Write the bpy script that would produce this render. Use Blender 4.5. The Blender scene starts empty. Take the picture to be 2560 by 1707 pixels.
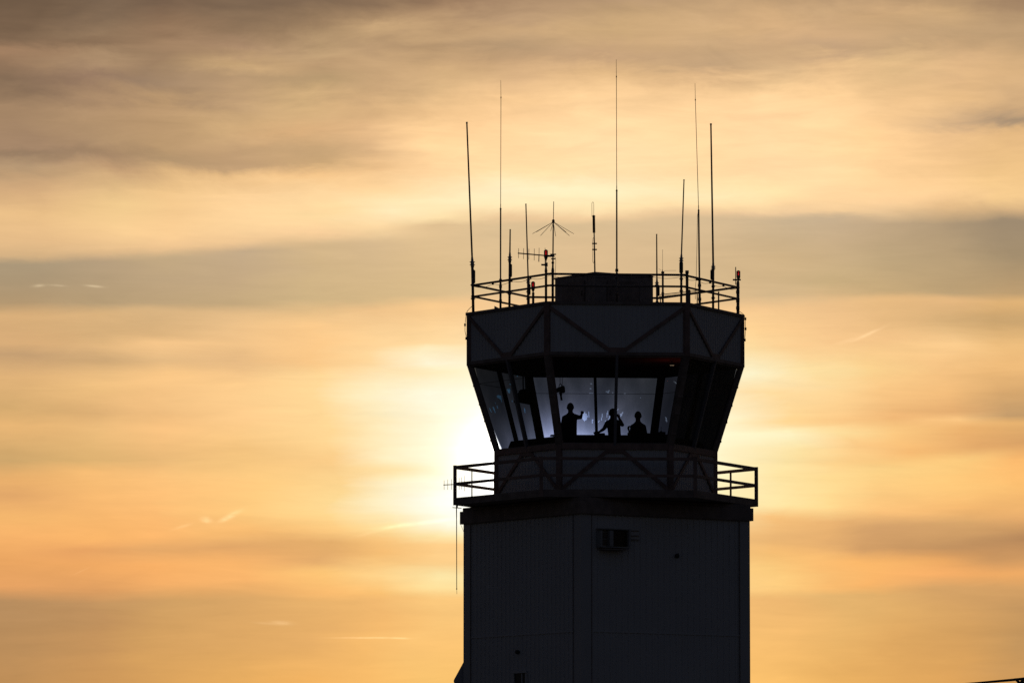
import bpy, bmesh, math, random
from mathutils import Vector, Matrix
R_ = math.radians
random.seed(7)
sc = bpy.context.scene
col = sc.collection

# ------------------------------------------------------------------ camera model
F = 15000.0                       # focal length in photograph pixels
PITCH = math.atan(1387.0 / F)     # horizon far below the frame
CP, SP = math.cos(PITCH), math.sin(PITCH)
CAM = Vector((0, 0, 1.7))
D = 166.67                        # distance of the tower axis
S = 90.0                          # pixels per metre at that distance


def P(px, py, Y):
    """point seen at photograph position px,py that stands at depth Y"""
    u, v = (px - 1280.0) / F, (853.5 - py) / F
    d = Vector((u, CP - v * SP, SP + v * CP))
    return CAM + d * (Y / d.y)


def project(p):
    q = p - CAM
    depth = q.y * CP + q.z * SP
    return 1280 + F * q.x / depth, 853.5 - F * (q.z * CP - q.y * SP) / depth


def yb(b):
    return D - b / S


def zl(py, b):
    return P(1514, py, yb(b)).z


XA = P(1514.5, 1000, D).x


def W(a, b, z):
    """tower coordinates: a to the right and b towards the camera (1/90 m), z in metres"""
    return Vector((XA + a / S, D - b / S, z))


# ------------------------------------------------------------------ materials
def mat(name, color, rough=0.6, metal=0.0, noise=0.0, scale=3.0, bump=0.0, spec=0.5):
    m = bpy.data.materials.new(name)
    m.use_nodes = True
    nt = m.node_tree
    b = nt.nodes['Principled BSDF']
    b.inputs['Base Color'].default_value = (*color, 1)
    b.inputs['Roughness'].default_value = rough
    b.inputs['Metallic'].default_value = metal
    b.inputs['Specular IOR Level'].default_value = spec
    tc = nt.nodes.new('ShaderNodeTexCoord')
    n = nt.nodes.new('ShaderNodeTexNoise')
    n.inputs['Scale'].default_value = scale
    n.inputs['Detail'].default_value = 6
    nt.links.new(tc.outputs['Object'], n.inputs['Vector'])
    if noise:
        r = nt.nodes.new('ShaderNodeValToRGB')
        r.color_ramp.elements[0].position = 0.3
        r.color_ramp.elements[1].position = 0.7
        lo = [c * (1 - noise) for c in color]
        hi = [min(1, c * (1 + noise)) for c in color]
        r.color_ramp.elements[0].color = (*lo, 1)
        r.color_ramp.elements[1].color = (*hi, 1)
        nt.links.new(n.outputs['Fac'], r.inputs['Fac'])
        nt.links.new(r.outputs['Color'], b.inputs['Base Color'])
    if bump:
        bp = nt.nodes.new('ShaderNodeBump')
        bp.inputs['Strength'].default_value = bump
        bp.inputs['Distance'].default_value = 0.01
        nt.links.new(n.outputs['Fac'], bp.inputs['Height'])
        nt.links.new(bp.outputs['Normal'], b.inputs['Normal'])
    return m


M = {}
M['siding'] = mat('white_metal_siding', (.47, .47, .49), .55, 0, .05, .8, .03)
M['steel'] = mat('red_brown_painted_steel', (.235, .15, .13), .6, 0, .3, 4, .2)
M['dark'] = mat('dark_brown_steel', (.20, .155, .14), .65, 0, .3, 4, .2)
M['galv'] = mat('weathered_galvanised_steel', (.16, .13, .12), .5, .3, .25, 6, .1)
M['fibre'] = mat('grey_fibreglass', (.30, .31, .34), .45, 0, .1, 4)
M['black'] = mat('black_plastic', (.025, .024, .024), .5, 0, .2, 6)
M['cable'] = mat('black_rubber_cable', (.02, .02, .02), .7, 0, .1, 6)
M['roofing'] = mat('grey_roof_membrane', (.16, .15, .15), .9, 0, .2, 3, .3)
M['interior'] = mat('dark_red_brown_ceiling', (.26, .10, .07), .9, 0, .2, 2)
M['floor'] = mat('dark_carpet', (.04, .035, .035), .95, 0, .2, 8)
M['desk'] = mat('dark_laminate', (.05, .045, .045), .6, 0, .2, 5)
M['shirt'] = mat('dark_shirt_cloth', (.04, .035, .04), .9, 0, .2, 12, .2)
M['trouser'] = mat('dark_trouser_cloth', (.03, .03, .04), .9, 0, .2, 12, .2)
M['skin'] = mat('skin', (.22, .13, .09), .55, 0, .1, 8)
M['hair'] = mat('dark_short_hair', (.02, .015, .012), .7, 0, .3, 40, .4)
M['grille'] = mat('dark_louvre_metal', (.24, .20, .19), .6, 0, .2, 8)
M['tar'] = mat('asphalt_apron', (.055, .055, .056), .9, 0, .25, 40, .3)
M['annex'] = mat('grey_painted_metal_roof', (.30, .30, .33), .5, 0, .15, 2)
M['casing'] = mat('weathered_grey_casing', (.26, .26, .27), .6, 0, .2, 5)
M['mullion'] = mat('dull_aluminium_mullion', (.17, .17, .19), .5, 0, .15, 5)
M['trim'] = mat('grey_white_corner_trim', (.42, .42, .44), .55, 0, .06, .8)
M['paper'] = mat('white_paper', (.75, .74, .72), .8, 0, .05, 8)


def lens_mat(name, c, em):
    m = bpy.data.materials.new(name)
    m.use_nodes = True
    nt = m.node_tree
    b = nt.nodes['Principled BSDF']
    b.inputs['Base Color'].default_value = (*c, 1)
    b.inputs['Roughness'].default_value = .18
    b.inputs['Transmission Weight'].default_value = .9
    b.inputs['IOR'].default_value = 1.3
    b.inputs['Emission Color'].default_value = (*em[:3], 1)
    b.inputs['Emission Strength'].default_value = em[3]
    return m


M['red_lens'] = lens_mat('red_glass_lens', (.12, .002, .004), (1, .01, .015, .0))
M['lamp'] = lens_mat('warm_lit_tube', (.8, .7, .5), (1, .72, .38, .5))


def film(name, c, refl=.03):
    """tinted see-through film: transmits the colour c, mirrors a little"""
    m = bpy.data.materials.new(name)
    m.use_nodes = True
    nt = m.node_tree
    nt.nodes.clear()
    o = nt.nodes.new('ShaderNodeOutputMaterial')
    t = nt.nodes.new('ShaderNodeBsdfTransparent')
    g = nt.nodes.new('ShaderNodeBsdfGlossy')
    x = nt.nodes.new('ShaderNodeMixShader')
    tc = nt.nodes.new('ShaderNodeTexCoord')
    mp = nt.nodes.new('ShaderNodeMapping')
    mp.inputs['Scale'].default_value = (1.1, 1.1, .45)
    n = nt.nodes.new('ShaderNodeTexNoise')
    n.inputs['Scale'].default_value = 1.6
    n.inputs['Detail'].default_value = 5
    r = nt.nodes.new('ShaderNodeValToRGB')
    r.color_ramp.elements[0].position = .25
    r.color_ramp.elements[1].position = .75
    r.color_ramp.elements[0].color = (*[k * .86 for k in c], 1)
    r.color_ramp.elements[1].color = (*[min(1, k * 1.14) for k in c], 1)
    nt.links.new(tc.outputs['Object'], mp.inputs['Vector'])
    nt.links.new(mp.outputs['Vector'], n.inputs['Vector'])
    nt.links.new(n.outputs['Fac'], r.inputs['Fac'])
    nt.links.new(r.outputs['Color'], t.inputs['Color'])
    g.inputs['Roughness'].default_value = 0
    x.inputs['Fac'].default_value = refl
    nt.links.new(t.outputs[0], x.inputs[1])
    nt.links.new(g.outputs[0], x.inputs[2])
    nt.links.new(x.outputs[0] if refl > 0 else t.outputs[0], o.inputs['Surface'])
    return m


M['glass'] = film('clear_window_glass', (.90, .93, .95), .04)
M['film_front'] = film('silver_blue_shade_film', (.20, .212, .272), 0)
M['film_left'] = film('silver_blue_shade_film_dark', (.068, .072, .088), 0)  # darker film in the rear left window
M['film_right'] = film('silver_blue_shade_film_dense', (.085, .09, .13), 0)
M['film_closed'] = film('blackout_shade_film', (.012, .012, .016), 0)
M['film_glint'] = film('crease_glint_film', (.60, .70, 1.0), 0)  # glints on the creases, painted as lighter, bluer film
M['film_glint_left'] = film('crease_glint_film_left', (.13, .30, .48), 0)  # the same painted glints, deeper blue for the rear left film

# ------------------------------------------------------------------ objects
ORG = {}


def tag(o, label=None, cat=None, group=None, kind=None):
    if label: o['label'] = label
    if cat: o['category'] = cat
    if group: o['group'] = group
    if kind: o['kind'] = kind
    return o


def thing(name, loc, label, cat, group=None):
    o = bpy.data.objects.new(name, None)
    o.empty_display_size = .3
    col.objects.link(o)
    o.location = loc
    ORG[o] = Vector(loc)
    return tag(o, label, cat, group)


def frame_of(d):
    d = d.normalized()
    up = Vector((0, 0, 1)) if abs(d.z) < .95 else Vector((0, 1, 0))
    x = d.cross(up).normalized()
    return x, x.cross(d).normalized(), d


class MB:
    def __init__(s):
        s.v, s.f, s.m = [], [], []

    def add(s, vs, fs, mi=0):
        k = len(s.v)
        s.v += [Vector(v) for v in vs]
        s.f += [tuple(k + i for i in f) for f in fs]
        s.m += [mi] * len(fs)
        return s

    def bar(s, p, q, w, h=None, side=None):
        """square bar from p to q; w across the side vector, h the other way"""
        h = h or w
        p, q = Vector(p), Vector(q)
        d = (q - p).normalized()
        if side is None:
            x, y, _ = frame_of(d)
        else:
            x = (side - d * side.dot(d)).normalized()
            y = d.cross(x)
        c = [(-1, -1), (1, -1), (1, 1), (-1, 1)]
        vs = [e + x * (i * w / 2) + y * (j * h / 2) for e in (p, q) for i, j in c]
        return s.add(vs, [(0, 1, 2, 3), (7, 6, 5, 4), (0, 4, 5, 1), (1, 5, 6, 2), (2, 6, 7, 3), (3, 7, 4, 0)])

    def box(s, c, dx, dy, dz, X=None, Y=None, Z=None):
        c = Vector(c)
        X = X or Vector((1, 0, 0)); Y = Y or Vector((0, 1, 0)); Z = Z or Vector((0, 0, 1))
        vs = [c + X * (i * dx / 2) + Y * (j * dy / 2) + Z * (k * dz / 2) for k in (-1, 1) for i, j in [(-1, -1), (1, -1), (1, 1), (-1, 1)]]
        return s.add(vs, [(3, 2, 1, 0), (4, 5, 6, 7), (0, 1, 5, 4), (1, 2, 6, 5), (2, 3, 7, 6), (3, 0, 4, 7)])

    def tube(s, pts, rs, n=10):
        """round tube along a polyline, one radius per point"""
        pts = [Vector(p) for p in pts]
        if not isinstance(rs, (list, tuple)): rs = [rs] * len(pts)
        vs, fs = [], []
        d0 = (pts[-1] - pts[0]) if (pts[-1] - pts[0]).length > 1e-6 else pts[1] - pts[0]
        x, y, _ = frame_of(d0)
        for i, (p, r) in enumerate(zip(pts, rs)):
            if len(pts) > 2:
                a, b = pts[max(0, i - 1)], pts[min(len(pts) - 1, i + 1)]
                d = (b - a)
                if d.length > 1e-6:
                    d = d.normalized()
                    x = (x - d * x.dot(d)).normalized(); y = d.cross(x)
            for k in range(n):
                t = 2 * math.pi * k / n
                vs.append(p + x * (math.cos(t) * r) + y * (math.sin(t) * r))
        for i in range(len(pts) - 1):
            for k in range(n):
                k2 = (k + 1) % n
                fs.append((i * n + k, i * n + k2, (i + 1) * n + k2, (i + 1) * n + k))
        fs.append(tuple(range(n - 1, -1, -1)))
        fs.append(tuple((len(pts) - 1) * n + k for k in range(n)))
        return s.add(vs, fs)

    def prism(s, bot, top):
        n = len(bot)
        fs = [tuple(range(n - 1, -1, -1)), tuple(range(n, 2 * n))]
        fs += [(k, (k + 1) % n, n + (k + 1) % n, n + k) for k in range(n)]
        return s.add(list(bot) + list(top), fs)

    def build(s, name, mats, parent=None, smooth=False, bevel=0):
        root = parent
        while root is not None and root.parent is not None: root = root.parent
        o0 = ORG.get(root, Vector((0, 0, 0)))
        me = bpy.data.meshes.new(name)
        me.from_pydata([v - o0 for v in s.v], [], s.f)
        if not isinstance(mats, (list, tuple)): mats = [mats]
        for m in mats: me.materials.append(m)
        for p, mi in zip(me.polygons, s.m):
            p.material_index = mi
        bm = bmesh.new(); bm.from_mesh(me)
        if all(len(f) > 2 for f in s.f):
            bmesh.ops.recalc_face_normals(bm, faces=bm.faces)
        bm.to_mesh(me); bm.free()
        if smooth:
            for p in me.polygons: p.use_smooth = len(p.vertices) == 4
        o = bpy.data.objects.new(name, me)
        col.objects.link(o)
        if parent is not None: o.parent = parent
        if bevel:
            b = o.modifiers.new('bevel', 'BEVEL'); b.width = bevel; b.segments = 2; b.limit_method = 'ANGLE'
        return o


def solid(name, label, cat, group=None, kind=None):
    pass


# ------------------------------------------------------------------ levels
PHI = 4.4


def hx(R, k):
    t = R_(60 * k - PHI)
    return R * math.cos(t), R * math.sin(t)


def HV(R, k, z):
    a, b = hx(R, k)
    return W(a, b, z)


def hexring(R, z):
    return [HV(R, k, z) for k in range(6)]


RT, RB, RW = 348.5, 279.5, 381.0
Z_PAR, Z_FB = zl(781.6, 32), zl(911, 32)
Z_SILL = zl(1131, 26)
Z_DECK, Z_DECKB = zl(1247, 35), zl(1262, 35)
Z_CAPT, Z_CAPB = Z_DECKB - .012, zl(1310, -63)
Z_ROOF = Z_PAR - .06
Z_FLOOR = P(1426, 1007.6, yb(60)).z - 1.83
print('levels', Z_PAR, Z_FB, Z_SILL, Z_FLOOR, Z_DECK, Z_CAPB)

# ------------------------------------------------------------------ ground
g = MB()
N = 24
for i in range(N + 1):
    for j in range(N + 1):
        pass
gv = [Vector((-6000 + 12000 * i / N, -6000 + 12000 * j / N, 0)) for i in range(N + 1) for j in range(N + 1)]
g.add(gv, [(i * (N + 1) + j, (i + 1) * (N + 1) + j, (i + 1) * (N + 1) + j + 1, i * (N + 1) + j + 1) for i in range(N) for j in range(N)])
M['grass'] = mat('dry_airfield_grass', (.07, .065, .05), .95, 0, .4, .15)
tag(g.build('ground', M['grass']), 'flat grass airfield around the tower', 'ground', kind='structure')
a_ = MB()
a_.box((2.6, 130, .006), 90, 110, .004)
tag(a_.build('apron', M['tar']), 'asphalt apron around the tower base', 'apron', kind='structure')

# ------------------------------------------------------------------ tower
tower = thing('control_tower', W(0, 0, 0), 'white sided airport control tower with a hexagonal glazed cab on a square shaft', 'control tower')

# shaft: square with one corner towards the camera
ND, LD, RD = (-60.5, 354.5), (-354.5, -60.5), (354.5, 60.5)
BD = (60.5, -354.5)
_c, _s = math.cos(R_(.9)), math.sin(R_(.9))
ND, RD, BD, LD = [(a * _c - b * _s, b * _c + a * _s) for a, b in (ND, RD, BD, LD)]
sq = [ND, RD, BD, LD]


def corrug(mb, p0, p1, z0, z1, out, per=.20, dep=.02, zt0=None):
    """ribbed sheet between two plan points; out = outward unit vector"""
    p0, p1 = Vector(p0), Vector(p1)
    L = (p1 - p0).length
    n = max(1, round(L / per))
    d = (p1 - p0) / n
    prof = []
    for i in range(n):
        for t, h in ((0, 0), (.70, 0), (.74, dep), (.96, dep)):
            prof.append(p0 + d * (i + t) + out * h)
    prof.append(p1)
    vs = [Vector((p.x, p.y, z0)) for p in prof] + [Vector((p.x, p.y, z1)) for p in prof]
    m = len(prof)
    mb.add(vs, [(i, i + 1, m + i + 1, m + i) for i in range(m - 1)])


Z_SEAM = P(1454, 1576, yb(354.5)).z
for k in range(4):
    A, B = sq[k], sq[(k + 1) % 4]
    p0, p1 = W(*A, 0), W(*B, 0)
    out = Vector(((p0 + p1).x / 2 - XA, (p0 + p1).y / 2 - D, 0)).normalized()
    m = MB()
    corrug(m, p0, p1, 0, Z_SEAM - .012, out)
    corrug(m, p0, p1, Z_SEAM + .012, Z_CAPB + .05, out)
    m.build('shaft_wall', M['siding'], tower)
    m = MB()
    e = (p1 - p0).normalized()
    m.box((p0 + p1) / 2 + Vector((0, 0, Z_SEAM)) + out * .012, (p1 - p0).length - .62, .03, .036, e, out)
    m.build('flashing', M['siding'], tower)
for k in range(4):
    c = sq[k]; pr = sq[k - 1]; nx = sq[(k + 1) % 4]
    p = W(*c, 0)
    e1 = (W(*nx, 0) - p).normalized(); e2 = (W(*pr, 0) - p).normalized()
    m = MB()
    t = .03
    o1, o2 = -e2, -e1
    pl = [p + o1 * t + o2 * t, p + e1 * .31 + o1 * t, p + e1 * .31 - o1 * .02, p - o1 * .02 - o2 * .02, p + e2 * .31 - o2 * .02, p + e2 * .31 + o2 * t]
    m.prism([Vector((q.x, q.y, 0)) for q in pl], [Vector((q.x, q.y, Z_CAPB + .04)) for q in pl])
    for e_, o_ in ((e1, o1), (e2, o2)):     # dark sealed joint along the trim
        k0 = len(m.f)
        m.bar(p + e_ * .325 + o_ * .035, p + e_ * .325 + o_ * .035 + Vector((0, 0, Z_CAPB)), .016, .02, o_)
        for q_ in range(k0, len(m.f)): m.m[q_] = 1
    m.build('corner_trim', [M['trim'], M['grille']], tower)

# cap slab under the walkway
CS = 1.038
m = MB()
m.prism([W(a * CS, b * CS, Z_CAPB) for a, b in sq], [W(a * CS, b * CS, Z_CAPT - .10) for a, b in sq])
m.prism([W(a * CS * .98, b * CS * .98, Z_CAPT - .10) for a, b in sq], [W(a * CS * .98, b * CS * .98, Z_CAPT) for a, b in sq])
m.build('cap_slab', M['dark'], tower, bevel=.01)
# walkway deck
m = MB()
m.prism(hexring(RW, Z_DECKB), hexring(RW, Z_DECK))
for k in range(6):                # toe plate
    m.bar(HV(RW - 2, k, Z_DECK + .012), HV(RW - 2, k + 1, Z_DECK + .012), .03, .05)
m.build('walkway_deck', M['dark'], tower, bevel=.008)

# walkway guardrail
zt_, zm_ = zl(1167.5, 35), zl(1209, 35)
gr = MB()
for k in range(6):
    gr.bar(HV(RW - 2, k, zt_), HV(RW - 2, k + 1, zt_), .09, .08)
gro = gr.build('walkway_guardrail', M['steel'], tower)
gr = MB()
for k in range(6):
    gr.bar(HV(RW - 2, k, zm_), HV(RW - 2, k + 1, zm_), .065, .075)
gr.build('middle_rail', M['steel'], gro)
for k in range(6):
    m = MB()
    m.bar(HV(RW - 2, k, Z_DECKB + .002), HV(RW - 2, k, zt_ + .055), .10, .10)
    m.build('post', M['steel'], gro)
for k, f, w in ((3, .255, .035), (5, .715, .055), (5, .45, .05), (3, .6, .05), (4, .5, .05)):
    m = MB()
    A, B = HV(RW - 2, k, 0), HV(RW - 2, k + 1, 0)
    q = A.lerp(B, f)
    m.bar(q + Vector((0, 0, Z_DECK)), q + Vector((0, 0, zt_ - .02)), w)
    m.build('post', M['steel'], gro)


def face(R0, z0, R1, z1, k):
    """four corners of a hexagon face: bottom A, bottom B, top B, top A (k to k+1)"""
    return HV(R0, k, z0), HV(R0, k + 1, z0), HV(R1, k + 1, z1), HV(R1, k, z1)


def outward(k):
    t = R_(60 * k + 30 - PHI)
    return Vector((math.cos(t), -math.sin(t), 0))


# lower cab wall and its bracing, fascia and its bracing
m_sill_t = Z_SILL + .10
for k in range(6):
    out = outward(k)
    for (nm, R, z0, z1, vee) in (('cab_wall', RB, Z_DECK, Z_SILL - .05, 'A'), ('fascia', RT, Z_FB + .04, Z_PAR - .05, 'V')):
        A, B, Bt, At = face(R - 5, z0, R - 5, z1, k)
        m = MB()
        corrug(m, Vector((A.x, A.y, 0)), Vector((B.x, B.y, 0)), z0, z1, out, .15, .012)
        m.build(nm + '_panel', M['siding'], tower)
        A, B, Bt, At = face(R - 1, z0, R - 1, z1, k)
        lo, hi = z0 + .1, z1 - .08
        e = (B - A).normalized()
        A0, B0 = Vector((A.x, A.y, 0)), Vector((B.x, B.y, 0))
        mid = (A0 + B0) / 2
        zz = Vector((0, 0, 1))
        for sgn, C0 in ((-1, A0), (1, B0)):
            m = MB()
            if vee == 'V':
                p, q = mid + e * (sgn * .22) + zz * lo, C0 - e * (sgn * .06) + zz * hi
            else:
                p, q = mid + e * (sgn * .22) + zz * hi, C0 - e * (sgn * .06) + zz * lo
            m.bar(p, q, .036, .095, out)
            m.build('brace', M['steel'], tower)
        m = MB()      # gusset plate at the middle
        gz = lo - .02 if vee == 'V' else hi + .02
        m.box(mid + zz * gz - out * .004, .5, .03, .16, e, out)
        m.build('gusset_plate', M['steel'], tower)
    # sill beam, head beams
    for nm, R, z, h in (('sill_beam', RB + 1, Z_SILL - .01, .15), ('fascia_base_beam', RT + .5, Z_FB + .03, .09), ('coping', RT + 1, Z_PAR - .03, .075), ('cab_base_beam', RB + 1, Z_DECK + .06, .10)):
        m = MB()
        A, B = HV(R - 3, k, z), HV(R - 3, k + 1, z)
        m.bar(A, B, .07, h, out)
        m.build(nm, M['dark' if nm != 'sill_beam' else 'steel'], tower)
    # posts on the corner
    a, b = hx(1, k)
    rad = Vector((a, -b, 0)).normalized()
    tan_ = Vector((rad.y, -rad.x, 0))
    for nm, R, z0, z1 in (('fascia_corner_post', RT, Z_FB - .03, Z_PAR - .005), ('cab_corner_post', RB, Z_DECK + .004, Z_SILL + .03)):
        m = MB()
        m.bar(HV(R - 4.5, k, z0), HV(R - 4.5, k, z1), .13, .155, rad)
        m.build(nm, M['steel'], tower, bevel=.012)
    # raking mullions
    m = MB()
    m.bar(HV(RB - 7, k, Z_SILL + .02), HV(RT - 7, k, Z_FB + .0), .165, .175, rad)
    for t in (.14, .36, .55, .76):      # bolted cover clips
        q = HV(RB - 5, k, Z_SILL).lerp(HV(RT - 5, k, Z_FB), t) + rad * .058
        m.box(q, .03, .17, .05, rad, tan_)
    m.build('corner_mullion', M['dark'], tower)
    m = MB()
    A, B, Bt, At = face(RB - 4, Z_SILL + .02, RT - 4, Z_FB, k)
    m.bar((A + B) / 2, (At + Bt) / 2, .11, .075, out)
    m.build('mullion', M['mullion'], tower)

# roof deck, ceiling, floor
m = MB(); m.prism(hexring(RT - 8, Z_ROOF - .12), hexring(RT - 8, Z_ROOF)); m.build('roof_deck', M['roofing'], tower)
m = MB(); m.prism(hexring(RT - 7, Z_FB + .0), hexring(RT - 7, Z_FB + .06)); m.build('ceiling', M['interior'], tower)
m = MB(); m.prism(hexring(RB - 7, Z_FLOOR - .12), hexring(RB - 7, Z_FLOOR)); m.build('cab_floor', M['floor'], tower)

# windows: frame > panes, shade
def poly(s, ox, oy, kx):
    v = [float(t) for t in s.split()]
    return [(ox + v[i] / kx, oy + v[i + 1] / kx) for i in range(0, len(v), 2)]


glint_back = [poly(s, 1320, 920, 5.88) for s in (  # outlines of the painted crease glints
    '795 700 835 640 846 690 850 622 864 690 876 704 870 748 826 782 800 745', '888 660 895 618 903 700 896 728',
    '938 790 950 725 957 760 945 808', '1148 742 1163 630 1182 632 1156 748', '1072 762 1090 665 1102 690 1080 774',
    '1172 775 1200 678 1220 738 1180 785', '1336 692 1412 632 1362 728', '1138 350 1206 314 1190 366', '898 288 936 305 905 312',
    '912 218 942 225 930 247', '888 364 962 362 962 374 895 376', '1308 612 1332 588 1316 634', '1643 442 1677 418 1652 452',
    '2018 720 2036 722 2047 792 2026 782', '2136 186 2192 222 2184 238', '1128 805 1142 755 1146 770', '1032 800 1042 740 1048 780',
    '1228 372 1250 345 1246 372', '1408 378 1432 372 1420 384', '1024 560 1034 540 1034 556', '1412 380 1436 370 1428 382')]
glint_left = [poly(s, 1160, 900, 6.533) for s in (
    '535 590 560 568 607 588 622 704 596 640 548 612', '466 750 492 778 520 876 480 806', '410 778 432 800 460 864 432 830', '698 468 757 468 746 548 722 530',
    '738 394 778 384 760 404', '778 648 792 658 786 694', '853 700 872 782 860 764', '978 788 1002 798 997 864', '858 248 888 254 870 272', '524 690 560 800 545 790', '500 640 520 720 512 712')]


def inside(p, pl):
    x, y = p
    c = False
    j = len(pl) - 1
    for i in range(len(pl)):
        xi, yi = pl[i]; xj, yj = pl[j]
        if (yi > y) != (yj > y) and x < (xj - xi) * (y - yi) / (yj - yi) + xi: c = not c
        j = i
    return c


Z_SEAMF = P(1440, 984.5, yb(-262)).z
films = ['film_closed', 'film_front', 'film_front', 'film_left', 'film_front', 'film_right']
for k in range(6):
    out = outward(k)
    A, B, Bt, At = face(RB - 6, Z_SILL + .05, RT - 6, Z_FB - .012, k)
    e = (B - A).normalized()
    upv = ((At + Bt) - (A + B)).normalized()
    nrm = e.cross(upv)
    if nrm.dot(out) < 0: nrm = -nrm
    m = MB()      # one frame: sill, head and the two end jambs
    m.bar(A + upv * .02, B + upv * .02, .05, .05, out)
    m.bar(At - upv * .02, Bt - upv * .02, .05, .05, out)
    m.bar(A + upv * .046 + e * .03, At - upv * .046 + e * .03, .03, .03, out)
    m.bar(B + upv * .046 - e * .03, Bt - upv * .046 - e * .03, .03, .03, out)
    win = m.build('window', M['dark'], tower)
    for h in (0, 1):
        m = MB()
        q0, q1 = (A, (A + B) / 2) if h == 0 else ((A + B) / 2, B)
        t0, t1 = (At, (At + Bt) / 2) if h == 0 else ((At + Bt) / 2, Bt)
        dd = .006
        vs = [q0 + e * .03, q1 - e * .03, t1 - e * .03, t0 + e * .03]
        m.add([v + nrm * s for s in (-dd / 2, dd / 2) for v in vs], [(0, 1, 2, 3), (7, 6, 5, 4), (0, 4, 5, 1), (1, 5, 6, 2), (2, 6, 7, 3), (3, 7, 4, 0)])
        m.build('pane', M['glass'], win)
    # shade film hung just inside the glass
    nx, ny = (150, 84) if k in (3, 4, 5) else (2, 2)
    i0, i1, j0 = .012, .012, 0
    m = MB()
    vv = []
    for j in range(ny + 1):
        t = j / ny
        l = A.lerp(At, t); r = B.lerp(Bt, t)
        a0, a1 = i0, 1 - i1
        if k == 0: a0 = -.012 + max(0, t - .9) * .6
        if k == 5: a1 = 1.012 - max(0, t - .9) * .6
        # the film stops short of the left corner low down and lets the sky through
        if k == 2: a1 = 1.012 - max(0, .45 - t) * .13 - max(0, t - .91) * .6
        if k == 3: a0 = -.012 + max(0, .45 - t) * .21 + max(0, t - .91) * .6
        for i in range(nx + 1):
            s = a0 + (a1 - a0) * i / nx
            vv.append(l.lerp(r, s) - nrm * .06)
    fs, mi = [], []
    wl = glint_back if k in (4, 5) else glint_left
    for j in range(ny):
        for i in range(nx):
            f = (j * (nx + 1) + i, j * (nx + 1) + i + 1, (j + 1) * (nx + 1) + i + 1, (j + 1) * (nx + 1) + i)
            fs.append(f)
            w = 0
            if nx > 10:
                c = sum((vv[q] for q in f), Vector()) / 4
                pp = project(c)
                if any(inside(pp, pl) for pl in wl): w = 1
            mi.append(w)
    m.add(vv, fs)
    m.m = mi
    sh = m.build('shade', [M[films[k]], M['film_glint' if k in (4, 5) else 'film_glint_left']], win)
    # sewn hem across the film
    t = (Z_SEAMF - A.z) / (At.z - A.z)
    m = MB()
    m.bar(A.lerp(At, t).lerp(B.lerp(Bt, t), .02) - nrm * .066, A.lerp(At, t).lerp(B.lerp(Bt, t), .98) - nrm * .066, .004, .011, out)
    m.build('hem', M['black'], win)

# roof guardrail: two rails round the hexagon
RR = 333.0
zr1, zr2 = zl(712.5, 31), zl(741, 31)
m = MB()
for k in range(6):
    A, B = HV(RR, k, zr1), HV(RR, k + 1, zr1)
    e = (B - A).normalized()
    m.tube([A - e * .1, B + e * .06], .031, 8)
rg = m.build('roof_guardrail', M['galv'], tower, True)
m = MB()
for k in range(6):
    A, B = HV(RR, k, zr2), HV(RR, k + 1, zr2)
    e = (B - A).normalized()
    m.tube([A - e * .1, B + e * .06], .029, 8)
m.build('middle_rail', M['galv'], rg, True)


def onfront(px):
    """depth b of the front roof rail at photograph column px"""
    a = px - 1514.5
    vs = [hx(RR, k) for k in (3, 2, 1, 0)]
    for (a0, b0), (a1, b1) in zip(vs, vs[1:]):
        if a0 <= a <= a1: return b0 + (b1 - b0) * (a - a0) / (a1 - a0)
    return vs[0][1] if a < 0 else vs[-1][1]


def onrear(px):
    a = px - 1514.5
    vs = [hx(RR, k) for k in (3, 4, 5, 0)]
    for (a0, b0), (a1, b1) in zip(vs, vs[1:]):
        if a0 <= a <= a1: return b0 + (b1 - b0) * (a - a0) / (a1 - a0)
    return 0


for px, b, top, r in ((1717.6, onfront(1712) - 4, 679, .04), (1723, onfront(1723) - 12, 724, .035), (1796.5, onrear(1796) + 4, 729, .022), (1322, onrear(1322), 742, .03), (1450, onfront(1450) - 3, 685, .03), (1620, onfront(1620) - 3, 686, .025)):
    if px in (1450, 1620): continue
    m = MB()
    t = P(px, top, yb(b)); q = Vector((t.x, t.y, Z_ROOF))
    m.tube([q, q + Vector((0, 0, .06)), q + Vector((0, 0, .06)), t], [r * 1.5, r * 1.5, r, r], 10)
    if px > 1717 and px < 1718: m.tube([t - Vector((0, 0, .05)), t + Vector((0, 0, .03))], r * 1.25, 10)
    m.build('post', M['galv'], rg, True)
# clips of the cable that follows the rail
m = MB()
rr = random.Random(3)
for k in (1, 2, 0):
    A, B = HV(RR - 2, k, zr1 - .04), HV(RR - 2, k + 1, zr1 - .04)
    pts = []
    nseg = 24
    for i in range(nseg + 1):
        t = i / nseg
        sag = -.06 * abs(math.sin(t * math.pi * 4))
        pts.append(A.lerp(B, t) + Vector((0, 0, sag)))
    m.tube(pts, .006, 5)
    for t in (.25, .5, .75):
        m.box(A.lerp(B, t), .06, .05, .05)
m.build('rail_cable', M['cable'], rg)

# annex with a lean-to roof low on the left
m = MB()
yb0, yb1 = yb(-75), yb(-260)
prof = [(1162, 1650), (1159.5, 1652), (1157, 1657), (1134.8, 1698), (1134, 1702), (1135.5, 1707), (1135.5, 1712)]
fr = [P(x, y, yb0) for x, y in prof]
fr += [Vector((fr[-1].x, fr[-1].y, 0)), Vector((fr[0].x + 1.5, fr[0].y, 0)), Vector((fr[0].x + 1.5, fr[0].y, fr[0].z))]
m.prism(fr, [v + Vector((0, yb1 - yb0, 0)) for v in fr])
m.build('lean_to', M['annex'], tower)

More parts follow.
